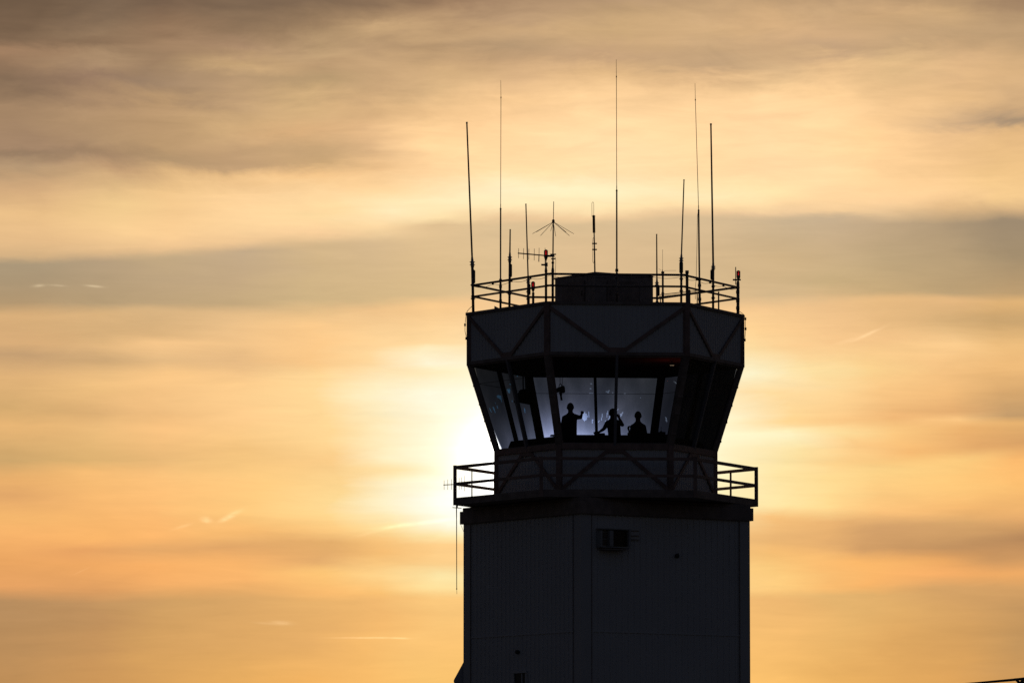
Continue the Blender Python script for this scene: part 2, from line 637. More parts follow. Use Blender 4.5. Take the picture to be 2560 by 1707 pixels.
# things on the shaft walls
eR = (W(*RD, 0) - W(*ND, 0)).normalized(); eL = (W(*LD, 0) - W(*ND, 0)).normalized()
oR = -eL; oL = -eR


def onwall(px, py, right=True, off=0.0):
    """point on the right or left visible shaft wall behind a photograph position"""
    u, v = (px - 1280.0) / F, (853.5 - py) / F
    d = Vector((u, CP - v * SP, SP + v * CP))
    n, p0 = (oR, W(*ND, 0)) if right else (oL, W(*ND, 0))
    return CAM + d * ((p0 - CAM).dot(n) / d.dot(n)) + n * off


def wallbox(mb, x0, y0, x1, y1, d0, d1, right=True):
    c0, c1 = onwall(x0, y0, right), onwall(x1, y1, right)
    n, e = (oR, eR) if right else (oL, eL)
    c = (c0 + c1) / 2
    w = abs((c1 - c0).dot(e)); h = abs(c1.z - c0.z)
    mb.box(c + n * ((d0 + d1) / 2), w, d1 - d0, h, e, n)


ac = thing('air_conditioner', onwall(1527, 1371), 'pale wall air conditioner with dark grilles high on the right face of the shaft', 'air conditioner')
m = MB()
wallbox(m, 1490, 1320, 1566, 1326, .0, .22); wallbox(m, 1490, 1365.5, 1566, 1371, .0, .22)
wallbox(m, 1490, 1326, 1494.5, 1365.5, .0, .22); wallbox(m, 1513, 1326, 1522, 1365.5, .0, .22); wallbox(m, 1561, 1326, 1566, 1365.5, .0, .22)
m.build('casing', M['casing'], ac)
m = MB()
for i in range(12):
    y = 1327 + i * 3.2
    wallbox(m, 1522, y, 1561, y + 1.6, .06, .16)
wallbox(m, 1522, 1326, 1561, 1365.5, .0, .05)
m.build('grille', M['grille'], ac)
for y0, y1 in ((1329, 1343), (1346.5, 1360)):
    m = MB()
    wallbox(m, 1494.5, y0, 1513, y1, .0, .08)
    for i in range(3): wallbox(m, 1495.5, y0 + 1.5 + i * 4, 1512, y0 + 3 + i * 4, .09, .14)
    m.build('louvre', M['grille'], ac)
m = MB(); wallbox(m, 1494, 1371.5, 1552, 1376, .0, .34); m.build('drip_tray', M['grille'], ac)
vt = thing('wall_louvre', onwall(1585, 1352), 'small three slat louvre on the wall right of the air conditioner', 'vent')
m = MB(); wallbox(m, 1573, 1320, 1597, 1352, .012, .03); m.build('frame', M['siding'], vt)
m = MB()
for y in (1325, 1337.5, 1347): wallbox(m, 1575, y, 1595, y + 2.6, .032, .07)
m.build('slat', M['grille'], vt)


def wall_disc(px, py, r, right, name, label, cat):
    c = onwall(px, py, right)
    n = oR if right else oL
    t = thing(name, c, label, cat)
    m = MB()
    m.tube([c, c + n * .03, c + n * .03, c + n * .05, c + n * .09, c + n * .12, c + n * .13], [r * .7, r * .7, r, r * 1.05, r * .9, r * .5, r * .1], 20)
    m.build('housing', M['black'], t, True)
    m = MB()
    m.tube([c + n * .03, c + n * .03 + Vector((0, 0, r * .9)) + n * .08], .02, 8)
    m.build('bracket', M['galv'], t)
    return t


wall_disc(1690, 1389, .062, True, 'wall_vent', 'small round dark vent on the right face of the shaft', 'vent')
wall_disc(1297.5, 1629, .055, False, 'wall_lamp', 'small dark lamp on the left face above the low window', 'lamp')
m = MB()
wallbox(m, 1286, 1681, 1289, 1760, .0, .06, False); wallbox(m, 1317, 1681, 1320, 1760, .0, .06, False); wallbox(m, 1286, 1677.5, 1320, 1681, .0, .08, False); wallbox(m, 1286, 1760, 1320, 1764, 0, .08, False)
wallbox(m, 1307, 1681, 1309, 1760, .02, .05, False)
wo = m.build('stair_window', M['siding'], tower)
m = MB(); wallbox(m, 1289, 1681, 1317, 1760, .018, .034, False); m.build('pane', M['black'], wo)

# ------------------------------------------------------------------ roof equipment
# square cabinet turned like the shaft
cbf = 122.5 / 354.7
c0 = (1509.5 - 1514.5, 0)
ct = thing('rooftop_cabinet', W(c0[0], 0, Z_ROOF), 'large square equipment cabinet standing in the middle of the tower roof', 'cabinet')
ztop = P(1388, 694.5, yb(-21)).z
cpts = [(c0[0] + a * cbf, b * cbf) for a, b in sq]
m = MB()
for k in range(4):
    A, B = cpts[k], cpts[(k + 1) % 4]
    p0, p1 = W(*A, 0), W(*B, 0)
    out = ((p0 + p1) / 2 - W(c0[0], 0, 0)).normalized()
    corrug(m, p0, p1, Z_ROOF, ztop - .04, out, .2, .01)
m.build('wall', M['grille'], ct)
m = MB()
m.prism([W(c0[0] + (a - c0[0]) * 1.02, b * 1.02, ztop - .045) for a, b in cpts], [W(c0[0] + (a - c0[0]) * 1.02, b * 1.02, ztop) for a, b in cpts])
m.build('lid', M['grille'], ct)
pN, pR, pL = W(*cpts[0], 0), W(*cpts[1], 0), W(*cpts[3], 0)
for A, B, f0, f1 in ((pN, pL, .25, .8), (pN, pR, .2, .75)):
    e = (B - A).normalized(); out = Vector((e.y, -e.x, 0))
    if out.y > 0: out = -out
    m = MB()
    L = (B - A).length
    m.box(A + e * (L * (f0 + f1) / 2) + out * .025 + Vector((0, 0, (Z_ROOF + ztop) / 2)), L * (f1 - f0), .03, (ztop - Z_ROOF) * .62, e, out)
    dr = m.build('access_panel', M['dark'], ct)
    m = MB()
    m.box(A + e * (L * f0 + .1) + out * .055 + Vector((0, 0, (Z_ROOF + ztop) / 2)), .03, .03, .14, e, out)
    m.build('handle', M['galv'], dr)
m = MB(); t = P(1630, 695, yb(20)); m.bar(Vector((t.x, t.y, Z_ROOF)), t, .055); m.build('frame_post', M['galv'], ct)

WG = 'whip antennas on the tower roof'


def mast(px_pts, b, radii, n=10):
    """tube through photograph positions at one depth, radii in pixels"""
    m = MB()
    m.tube([P(x, y, yb(b)) for x, y in px_pts], [r / S for r in radii], n)
    return m


def foot(px, py, b):
    q = P(px, py, yb(b))
    return Vector((q.x, q.y, Z_ROOF))


def clampbolts(mb, px, y, b, w=4.5):
    for dy in (-4, 3):
        mb.bar(P(px - w, y + dy, yb(b)), P(px + w, y + dy, yb(b)), .018)


def dipole(name, label, b, base, joint, top, mw, ww, boxside, box, couple):
    """fibreglass whip on a steel mast with a matching box strapped to it"""
    t = thing(name, foot(*base, b), label, 'antenna', WG)
    bz = foot(*base, b)
    m = MB()
    J = P(*joint, yb(b))
    m.tube([bz, J], mw / 2 / S, 12)
    for f in (.30, .55):
        q = bz.lerp(J, f)
        m.tube([q - Vector((0, 0, .03)), q + Vector((0, 0, .03))], mw / 2 / S * 1.3, 12)
        m.bar(q - Vector((mw * .9 / S, 0, 0)), q + Vector((mw * .9 / S, 0, 0)), .016)
    m.build('mast', M['galv'], t, True)
    m = MB()
    T = P(*top, yb(b))
    d = (T - J)
    m.tube([J, T - d * .012, T - d * .012, T], [ww * .56 / S, ww * .44 / S, ww * .56 / S, ww * .56 / S], 10)
    m.build('whip', M['fibre'], t, True)
    m = MB()
    y0, y1 = couple
    dn = d.normalized()
    L = (y1 - y0) / S
    m.tube([J - dn * L * .8, J - dn * L * .2, J, J + dn * L * .45], [mw * .62 / S, mw * .66 / S, mw * .5 / S, ww * .6 / S], 12)
    for s_ in (.15, .5):
        q = J - dn * L * s_
        m.bar(q - Vector((mw * .95 / S, 0, 0)), q + Vector((mw * .95 / S, 0, 0)), .02)
    m.build('coupling', M['fibre'], t, True)
    if box:
        m = MB()
        bx, by0, by1, bw = box
        m.tube([P(bx, by1 + 3, yb(b)), P(bx, by1, yb(b)), P(bx, by0, yb(b)), P(bx - boxside * 2, by0 - 3, yb(b))], [bw * .25 / S, bw / 2 / S, bw / 2 / S, bw * .22 / S], 12)
        m.build('matching_box', M['black'], t, True)
    return t


dipole('dipole_antenna', 'thick tall whip leaning left at the left corner of the roof', 33, (1183.3, 782), (1180.6, 652), (1167, 305.3), 7.0, 4.2, 1, (1185.3, 677, 706, 6), (641, 661))
dipole('dipole_antenna', 'short thick whip with matching box just right of the left thin mast', onfront(1274), (1273.5, 768), (1274.6, 640), (1275.5, 573.3), 6.0, 3.6, 1, (1277, 662, 690, 6.5), (625, 645))
dipole('dipole_antenna', 'medium whip leaning left that passes in front of the comb antenna', onfront(1320) - 6, (1320, 761.6), (1320.4, 697), (1314.7, 509.6), 5.6, 3.2, 1, (1323.5, 712, 735, 6), (690, 708))
dipole('dipole_antenna', 'short whip with matching box right beside the rooftop cabinet', onrear(1643), (1642.9, 759.6), (1642.3, 704), (1641.6, 585.3), 5.6, 3.4, 1, (1646, 717, 737, 7), (694, 712))
dipole('dipole_antenna', 'medium whip leaning right at the right front corner of the roof', onfront(1703), (1703, 758.6), (1703.4, 643), (1710, 449), 5.8, 3.2, -1, (1703, 657, 681, 9.5), (634, 652))
dipole('dipole_antenna', 'thick tall whip near the right end of the roof', onfront(1783), (1782.7, 774), (1783, 664), (1777.2, 309), 6.0, 4.4, -1, (1779.3, 676, 697, 7), (656, 670))


def tall_whip(label, b, base, mtop, collar, tip, mw, lean=None):
    t = thing('whip_antenna', foot(*base, b), label, 'antenna', WG)
    bz = foot(*base, b); MT = P(*mtop, yb(b))
    m = MB()
    q = bz.lerp(MT, .28)
    m.tube([bz, q, q, MT], [mw * .72 / S, mw * .72 / S, mw * .5 / S, mw * .46 / S], 10)
    for f in (.1, .24, .3):
        q = bz.lerp(MT, f)
        m.tube([q - Vector((0, 0, .04)), q + Vector((0, 0, .04))], mw * .95 / S, 10)
    m.build('mast', M['galv'], t, True)
    m = MB()
    C = P(*collar, yb(b)); T = P(*tip, yb(b))
    d = (C - MT).normalized()
    m.tube([MT - d * .03, MT, MT + d * .03], [.022, .027, .012], 10)
    m.tube([MT + d * .02, MT + d * .13], .011, 8)
    m.tube([C - d * .025, C + d * .02], .014, 8)
    m.build('collar', M['dark'], t, True)
    m = MB()
    m.tube([MT, C, C, T], [.0085, .0075, .006, .0045], 6)
    m.build('whip', M['galv'], t, True)
    return t


tall_whip('thin whip on a long straight mast left of the short thick whip', onfront(1251), (1251.2, 770), (1251.6, 522), (1252.4, 244.2), (1251.9, 201), 3.9)
tall_whip('tallest thin whip standing in front of the rooftop cabinet', onfront(1542) + 4, (1542, 758), (1541.8, 476.5), (1541, 192), (1540.6, 149), 4.0)
tw = tall_whip('thin whip leaning left with a loose cable down its mast', onfront(1749), (1749.4, 766), (1746.5, 526), (1738.4, 249.8), (1737.5, 208.6), 4.4)
b = onfront(1749)
m = MB()
m.tube([P(x, y, yb(b)) for x, y in ((1745.5, 527), (1743.6, 540), (1742.8, 590), (1742, 630), (1740.8, 680), (1740.4, 700), (1738.5, 716), (1737.6, 728), (1738.5, 748))], .0065, 5)
m.build('cable', M['cable'], tw)

# ground plane antenna with eight drooping radials
b = onfront(1382) - 2
t = thing('ground_plane_antenna', foot(1381.8, 754, b), 'umbrella shaped antenna with drooping rods on a mast left of the cabinet', 'antenna')
m = MB()
pts = [foot(1381.8, 754, b)] + [P(x, y, yb(b)) for x, y in ((1381.8, 686), (1381.9, 676), (1382, 668), (1382.3, 655), (1382.3, 645), (1383.3, 556))]
m.tube(pts, [3.1 / S, 3.1 / S, 3.8 / S, 2.4 / S, 2.2 / S, 1.7 / S, 1.6 / S], 10)
for y in (657, 676, 684): m.tube([P(1382, y + 2, yb(b)), P(1382, y - 2, yb(b))], 3.3 / S, 10)
m.build('mast', M['galv'], t, True)
m = MB()
H = P(1383.3, 553, yb(b))
m.tube([H - Vector((0, 0, .06)), H - Vector((0, 0, .02)), H + Vector((0, 0, .03)), H + Vector((0, 0, .05))], [.02, .04, .035, .015], 10)
m.build('hub', M['dark'], t, True)
m = MB(); m.tube([H, P(1384.3, 504, yb(b))], .0095, 8); m.build('whip', M['galv'], t, True)
for x, y, dy in ((1331.2, 584.5, .05), (1341, 580, .32), (1351.2, 589.2, -.38), (1376.7, 577.5, .50), (1389.4, 590.8, -.56), (1415, 580.4, .38), (1423.7, 589.4, -.32), (1434.5, 584.7, .02)):
    m = MB()
    m.tube([H - Vector((0, 0, .02)), P(x, y, yb(b) + dy)], .0062, 6)
    m.build('radial', M['galv'], t, True)

# comb (yagi) antenna clamped to that mast
yg = thing('yagi_antenna', P(1383, 640, yb(b)), 'comb shaped yagi antenna on a boom pointing left above the roof rail', 'antenna', 'yagi antennas')
m = MB(); m.tube([P(1294.5, 633, yb(b + 3)), P(1386, 641, yb(b + 3))], .0165, 8)
m.build('boom', M['galv'], yg, True)
m = MB(); m.box(P(1377, 640, yb(b + 2)), .2, .06, .05); m.box(P(1383, 636, yb(b)), .16, .1, .025); m.box(P(1383, 647, yb(b)), .12, .1, .025)
m.build('clamp', M['galv'], yg)
for x, y0, y1 in ((1296.3, 620.8, 645.7), (1308.8, 620.8, 647.8), (1322, 622.2, 649), (1335.5, 621.8, 651), (1347.5, 619.8, 654.5), (1362.4, 619.8, 656)):
    m = MB(); m.tube([P(x, y1, yb(b + 4)), P(x + .3, y0, yb(b + 4))], .0062, 6); m.build('element', M['galv'], yg, True)
m = MB(); m.tube([P(1347, 654.5, yb(b + 5.5)), P(1347.5, 637, yb(b + 5.5))], .012, 8); m.build('driven_element', M['galv'], yg, True)
m = MB()
m.tube([P(x, y, yb(b)) for x, y in ((1384, 640), (1388, 643), (1389.5, 650), (1389, 668), (1388, 690), (1386, 700))], .0055, 5)
m.build('cable', M['cable'], yg)

# antenna with a dark sleeve and a hairpin loop, standing on the cabinet
b = 0
q0 = P(1487.3, 684, yb(b)); q0.z = ztop
t = thing('loop_antenna', q0, 'antenna with dark sleeve topped by a thin hairpin loop on the cabinet', 'antenna')
m = MB(); m.tube([q0, P(1485.9, 608, yb(b)), P(1485.2, 581, yb(b))], [1.9 / S, 1.7 / S, 1.5 / S], 10); m.build('mast', M['galv'], t, True)
m = MB(); m.tube([P(1485, 582, yb(b)), P(1484.4, 541, yb(b)), P(1484.2, 538, yb(b))], [3.3 / S, 3.3 / S, 2 / S], 14); m.bar(P(1479.5, 541, yb(b)), P(1488.5, 540.5, yb(b)), .02); m.build('sleeve', M['black'], t, True)
m = MB()
m.tube([P(x, y, yb(b)) for x, y in ((1480, 540), (1479.6, 510), (1480.3, 506.5), (1482, 505.4), (1483.7, 506.5), (1484.4, 510), (1484.4, 539))], .0062, 6)
m.build('loop', M['galv'], t, True)
for y in (609, 624):
    m = MB(); m.bar(P(1480.3, y, yb(b)), P(1492.4, y, yb(b)), .03, .035); m.build('clamp', M['galv'], t)
m = MB(); m.tube([P(x, y, yb(b + 2)) for x, y in ((1485.5, 592), (1482.5, 596), (1481.8, 606), (1482.2, 622), (1481.8, 640), (1482, 655), (1483.4, 658.5), (1485, 655), (1486, 645))], .006, 5); m.build('cable', M['cable'], t)

# small capped post with hair thin whip
b = onrear(1657)
t = thing('ground_plane_antenna', foot(1657, 758, b), 'hair thin whip on a capped post right of the cabinet', 'antenna')
m = MB(); m.tube([foot(1657, 758, b), P(1657, 681, yb(b))], 2.6 / S, 10)
q = P(1657, 735, yb(b)); m.tube([q - Vector((0, 0, .04)), q + Vector((0, 0, .05))], 3.6 / S, 10)
m.build('post', M['galv'], t, True)
m = MB(); m.tube([P(1656.8, 683.5, yb(b)), P(1656.8, 679, yb(b)), P(1656.6, 678.5, yb(b)), P(1656.6, 674, yb(b))], [4.1 / S, 4.1 / S, 1.2 / S, .8 / S], 10); m.build('cap', M['dark'], t, True)
m = MB(); m.tube([P(1656.6, 676, yb(b)), P(1656.5, 624, yb(b))], .0042, 6); m.build('whip', M['galv'], t)
for pp in (((1660, 678), (1666, 676.6), (1690, 676.2)), ((1655, 677), (1652, 675), (1647, 672))):
    m = MB(); m.tube([P(x, y, yb(b)) for x, y in pp], .0036, 6); m.build('radial', M['galv'], t)

# obstruction lights
OG = 'red obstruction lights on the roof'


def beacon(label, b, base, posttop, lamp, extras=()):
    t = thing('obstruction_light', foot(*base, b), label, 'beacon light', OG)
    lx, ly0, ly1 = lamp
    bz = foot(*base, b); PT = P(*posttop, yb(b))
    m = MB()
    L1 = P(lx, ly1, yb(b)); L0 = P(lx, ly0, yb(b))
    m.tube([bz, PT, PT + Vector((0, 0, .02)), P(lx, (posttop[1] + ly1) / 2 + 4, yb(b))], [3.1 / S, 3.1 / S, 3.8 / S, 1.8 / S], 10)
    m.tube([P(lx, (posttop[1] + ly1) / 2 + 4, yb(b)), P(lx, ly1 + 9, yb(b))], 1.5 / S, 10)
    m.build('post', M['galv'], t, True)
    m = MB()
    m.tube([P(lx, ly1 + 12, yb(b)), P(lx, ly1 + 8, yb(b)), P(lx, ly1 + 1.5, yb(b)), P(lx, ly1, yb(b))], [1.6 / S, 3.4 / S, 5.2 / S, 4.6 / S], 16)
    m.build('base', M['dark'], t, True)
    m = MB()
    h = L0 - L1
    r = 4.2 / S
    m.tube([L1, L1 + h * .15, L1 + h * .8, L1 + h * .94, L0], [r * .95, r, r, r * .82, r * .35], 16)
    m.build('lens', M['red_lens'], t, True)
    m = MB()
    for i in range(6):
        an = i * math.pi / 3
        o = Vector((math.cos(an), math.sin(an), 0)) * (r * 1.06)
        m.tube([L1 + o, L1 + h * .86 + o], .005, 5)
    m.tube([L1 + h * .45, L1 + h * .55], r * .3, 8)
    m.build('guard', M['dark'], t)
    return t


b1 = onfront(1365)
t = beacon('red light above the comb antenna, tallest of the roof lights', b1, (1365, 754), (1365, 680), (1364.8, 624, 639.5))
m = MB(); m.box(P(1365.5, 661.5, yb(b1)), 7.5 / S, .08, 9 / S); m.tube([P(1353, 662, yb(b1)), P(1362, 662, yb(b1))], 2.2 / S, 8); m.build('junction_box', M['dark'], t)
beacon('low red light between the masts on the left side of the roof', onfront(1333) - 10, (1332.9, 759), (1333, 735), (1332.7, 703.5, 717.8))
b3 = 0
t = beacon('red light on a thick post at the right corner of the roof', -30, (1844.9, 786), (1845, 706), (1846, 676, 690))
m = MB()
m.tube([foot(1844.9, 786, -30), P(1844.9, 707, yb(-30))], 3.9 / S, 10)
for y in (752, 770, 730): m.tube([P(1844.5, y + 4, yb(-30)), P(1844.5, y - 4, yb(-30))], 4.6 / S, 10)
m.build('post_sleeve', M['galv'], t, True)
m = MB(); m.tube([P(1832, 699.5, yb(-30)), P(1852, 699.5, yb(-30))], 2.1 / S, 8); m.build('cross_arm', M['dark'], t, True)
m = MB(); m.tube([P(1839.3, 712, yb(-32)), P(1839.2, 667.5, yb(-32))], 1.15 / S, 8); m.build('rod', M['galv'], t, True)

# perforated cable tray across the rear right of the roof
b0_, b1_ = onrear(1650) + 30, onrear(1716) + 30
t = thing('cable_tray', P(1647, 739, yb(b0_)), 'slotted cable tray slanting up behind the right front rail', 'cable tray')
m = MB()
A, B = P(1647, 739.5, yb(b0_)), P(1746, 728.5, yb(b1_))
up = Vector((0, 0, .032))
m.bar(A + up, B + up, .014); m.bar(A - up, B - up, .014)
for i in range(34):
    q = A.lerp(B, (i + .5) / 34); m.bar(q - up, q + up, .012)
m.build('ladder', M['galv'], t)
for f in (.04, .97):
    q = A.lerp(B, f); m = MB(); m.bar(Vector((q.x, q.y, Z_ROOF)), q - up, .03); m.build('stand', M['galv'], t)

# small gusset plate at the left parapet and lightning cables at both ends
t = thing('roof_bracket', P(1240, 770, yb(200)), 'small triangular bracket on the left roof edge beside the thin mast', 'bracket')
m = MB()
tri = [(1235.5, 772), (1236, 764.5), (1248, 770.5), (1248, 773)]
bb = onfront(1240) + 6
m.prism([P(x, y, yb(bb)) for x, y in tri], [P(x, y, yb(bb - 8)) for x, y in tri])
m.build('plate', M['galv'], t)
for lab, b, pts in (('thin cable looping off the left end of the roof', 33, ((1179.5, 766), (1172, 773), (1168, 778), (1166, 785), (1163.8, 800), (1162.5, 812), (1162.5, 828), (1165, 838), (1165.5, 846))),
                    ('thin cable looping off the right end of the roof', -32, ((1849, 779), (1856, 783.5), (1861, 788), (1863.5, 797), (1863.2, 812), (1864, 822), (1863, 836), (1862, 850)))):
    q = [P(x, y, yb(b)) for x, y in pts]
    t = thing('lightning_cable', q[0], lab, 'cable', 'cables at the roof ends')
    m = MB(); m.tube(q, .0075, 6); m.build('wire', M['cable'], t)
    m = MB()
    for (x, y) in (pts[3], pts[5], pts[-1]): m.box(P(x, y, yb(b)), .05, .05, .07)
    m.build('clip', M['galv'], t)

# ------------------------------------------------------------------ antennas on the walkway
b = 40
t = thing('yagi_antenna', P(1137, 1211, yb(b)), 'small yagi antenna sticking out left from the walkway railing', 'antenna', 'yagi antennas')
m = MB(); m.tube([P(1108.5, 1211.8, yb(b)), P(1172, 1208.5, yb(b))], .012, 8); m.build('boom', M['galv'], t, True)
m = MB(); m.box(P(1137, 1210.2, yb(b)), .09, .08, .07); m.build('clamp', M['galv'], t)
for x, y0, y1 in ((1110.3, 1200, 1223.5), (1119.3, 1198, 1223.5), (1128.8, 1197, 1223.5), (1148, 1194, 1223.5), (1153.7, 1192, 1223), (1161.4, 1188.5, 1227.5)):
    m = MB(); m.tube([P(x, y1, yb(b)), P(x, y0, yb(b))], .0058, 6); m.build('element', M['galv'], t, True)
b = 30
t = thing('hanging_whip_antenna', P(1141, 1264, yb(b)), 'long thin whip hanging down from the left corner of the walkway', 'antenna')
m = MB(); m.tube([P(1141.2, 1262, yb(b)), P(1141.5, 1300, yb(b)), P(1141.8, 1472, yb(b))], [.016, .012, .0095], 8); m.tube([P(1141.8, 1469, yb(b)), P(1141.9, 1473.5, yb(b))], .013, 8); m.tube([P(1141.9, 1473, yb(b)), P(1142.2, 1484, yb(b))], .005, 6)
m.build('whip', M['galv'], t, True)
m = MB(); m.bar(P(1131, 1268, yb(b)), P(1154, 1269.8, yb(b)), .02); m.bar(P(1143.5, 1260, yb(b)), P(1143.5, 1270, yb(b)), .03); m.build('bracket', M['galv'], t)
for lab, pts, b in (('short loose wire under the left end of the cap slab', ((1151.5, 1310), (1155, 1318), (1158.8, 1328), (1160.2, 1331)), -63), ('short loose wire under the right end of the cap slab', ((1873, 1305), (1871.5, 1311), (1868.8, 1317)), 64)):
    q = [P(x, y, yb(b)) for x, y in pts]
    t = thing('loose_wire', q[0], lab, 'wire', 'loose wires under the cap slab')
    m = MB(); m.tube(q, .005, 5); m.build('strand', M['cable'], t)

# ------------------------------------------------------------------ inside the cab
ZC = P(1450, 1087, yb(215)).z          # console top


def inset(R, k, f):
    return None


CG = 'consoles along the cab windows'
labs = {1: 'long dark console along the front window of the cab', 2: 'dark console along the left front window of the cab', 0: 'dark console along the right front window of the cab'}
for k in (0, 1, 2):
    out = outward(k)
    A, B = HV(RB - 20, k, 0), HV(RB - 20, k + 1, 0)
    e = (B - A).normalized(); mid = (A + B) / 2
    L = (B - A).length - .5
    t = thing('console', mid - out * .35 + Vector((0, 0, Z_FLOOR)), labs[k], 'console', CG)
    zt = ZC if k == 1 else ZC - .02
    def Q(s, d, z): return mid + e * s - out * d + Vector((0, 0, z))
    m = MB()     # sloped back, flat top, knee space
    prof = [(.02, Z_FLOOR), (.02, zt - .16), (.10, zt), (.30, zt), (.42, zt - .1), (.78, zt - .16), (.78, zt - .21), (.36, zt - .25), (.36, Z_FLOOR)]
    m.prism([Q(-L / 2, d, z) for d, z in prof], [Q(L / 2, d, z) for d, z in prof])
    cab = m.build('cabinet', M['desk'], t)
    m = MB()
    nb = 5
    for i in range(nb):
        s0 = -L / 2 + L * (i + .5) / nb
        m.box(Q(s0, .355, zt - .048), L / nb * .82, .02, .1, e, (out * .12 + Vector((0, 0, .1))).normalized().cross(e), (Vector((0, 0, .1)) + out * .12).normalized())
    m.build('instrument_panel', M['black'], t)


def monitor(label, px, py, b, w, h, rot=0.0, base=None):
    q = P(px, py, yb(b))
    t = thing('monitor', Vector((q.x, q.y, q.z - h / 2 - .1)), label, 'monitor', 'monitors on the consoles')
    X = Vector((math.cos(rot), math.sin(rot), 0)); Y = Vector((-math.sin(rot), math.cos(rot), 0))
    m = MB(); m.box(q, w, .05, h, X, Y); m.box(q - Y * .03, w * .6, .05, h * .6, X, Y); m.build('casing', M['black'], t, bevel=.008)
    m = MB(); m.box(q + Y * .0265, w * .93, .004, h * .9, X, Y); m.build('screen', M['desk'], t)
    m = MB(); m.box(q - Vector((0, 0, h / 2 + .05)), .05, .04, .14, X, Y); m.box(q - Vector((0, 0, h / 2 + .11)), .22, .18, .02, X, Y); m.build('stand', M['black'], t)


monitor('dark monitor behind the long console under the leaning hand', 1499, 1095, 120, .30, .28)
monitor('dark monitor on the console right of the middle person', 1553, 1098, 150, .2, .2)
monitor('wide dark monitor on the console right of the third person', 1630, 1096, 120, .42, .30)
monitor('dark monitor with a thin aerial near the right front corner', 1653, 1092, 100, .24, .28)
monitor('flat dark monitor beside the right corner mullion', 1668, 1098, 90, .3, .27)
t = thing('radio_aerial', P(1653, 1078, yb(100)), 'hair thin aerial standing on the monitor at the right', 'aerial')
m = MB(); m.tube([P(1653, 1079, yb(100)), P(1652.8, 1066, yb(100))], .006, 6); m.build('rod', M['black'], t)
m = MB(); m.box(P(1653, 1078.5, yb(100)), .06, .05, .03); m.build('foot', M['black'], t)
# papers at the left front console
t = thing('paper_stack', P(1388, 1088, yb(190)), 'stack of papers on the left end of the front console', 'papers')
m = MB()
for i in range(3): m.box(P(1386 + i, 1089.5 - i * 1.2, yb(190)), .24, .2, .013, Vector((math.cos(.1 * i), math.sin(.1 * i), 0)), Vector((-math.sin(.1 * i), math.cos(.1 * i), 0)))
m.build('sheet', M['paper'], t)
# hanging signal light gun
b = 120
ceilZ = Z_FB
t = thing('signal_light_gun', P(1403, 974, yb(b)), 'round headed signal light gun hanging on a cord from the ceiling', 'signal lamp')
m = MB()
ax = [(1389, 976.5), (1393, 976), (1396, 974.2), (1401, 973), (1405, 973.5), (1409, 972.8), (1411.5, 972.5), (1412.5, 972.4)]
m.tube([P(x, y, yb(b)) for x, y in ax], [5.2 / S, 5.4 / S, 6.0 / S, 6.6 / S, 9 / S, 9.3 / S, 8.0 / S, 5 / S], 16)
m.build('barrel', M['black'], t, True)
m = MB(); m.tube([P(1401.5, 980, yb(b)), P(1402.5, 990, yb(b)), P(1404, 1000.5, yb(b))], [4.5 / S, 2.4 / S, 2.7 / S], 10); m.build('handle', M['black'], t, True)
m = MB()
m.tube([P(x, y, yb(b)) for x, y in ((1397, 970), (1398, 963), (1400, 959), (1402.5, 959.5), (1404, 963), (1404.6, 968))], .011, 6)
m.build('bail', M['black'], t, True)
m = MB()
for x in (1400.3, 1405.6):
    q = P(x, 960, yb(b)); m.tube([q + Vector((0, 0, -.02 if x < 1404 else -.09)), Vector((q.x, q.y, ceilZ))], .007, 6)
m.build('cord', M['cable'], t)
# hanging monitor on the left
b = 60
t = thing('hanging_monitor', P(1310, 990, yb(b)), 'boxy dark monitor hanging from the ceiling at the left of the cab', 'monitor')
m = MB()
ol = [(1294, 984), (1300, 974), (1318, 971), (1325, 975), (1326, 1012), (1301, 1007), (1293, 1003)]
m.prism([P(x, y, yb(b + 14)) for x, y in ol], [P(x, y, yb(b - 14)) for x, y in ol])
m.build('casing', M['black'], t)
m = MB(); m.box(P(1291, 1003.5, yb(b)), .14, .12, .07); m.build('shelf', M['black'], t)
m = MB()
for x0, x1 in ((1308, 1307), (1315, 1312)):
    q = P(x0, 973, yb(b)); q2 = P(x1, 940, yb(b)); m.tube([q, Vector((q2.x, q2.y, ceilZ))], .018, 8)
m.build('bracket', M['black'], t)
# lit lamp on the ceiling
q = P(1680, 904.5, yb(150)); q.z = Z_FB - .12
t = thing('ceiling_lamp', q, 'small warm lit lamp on the ceiling at the right', 'lamp')
m = MB(); m.box(q, .16, .12, .03); m.build('housing', M['galv'], t)
m = MB(); m.box(q - Vector((0, 0, .022)), .11, .05, .01); m.build('tube', M['lamp'], t)
m = MB(); m.tube([q + Vector((0, 0, .015)), Vector((q.x, q.y, Z_FB))], .012, 8); m.build('stem', M['galv'], t)
cl = bpy.data.lights.new('ceiling_lamp_light', 'POINT'); cl.energy = 3.5; cl.color = (1, .2, .1); cl.shadow_soft_size = .05
clo = bpy.data.objects.new('ceiling_lamp_light', cl); col.objects.link(clo); clo.location = q - Vector((.1, 0, .45))
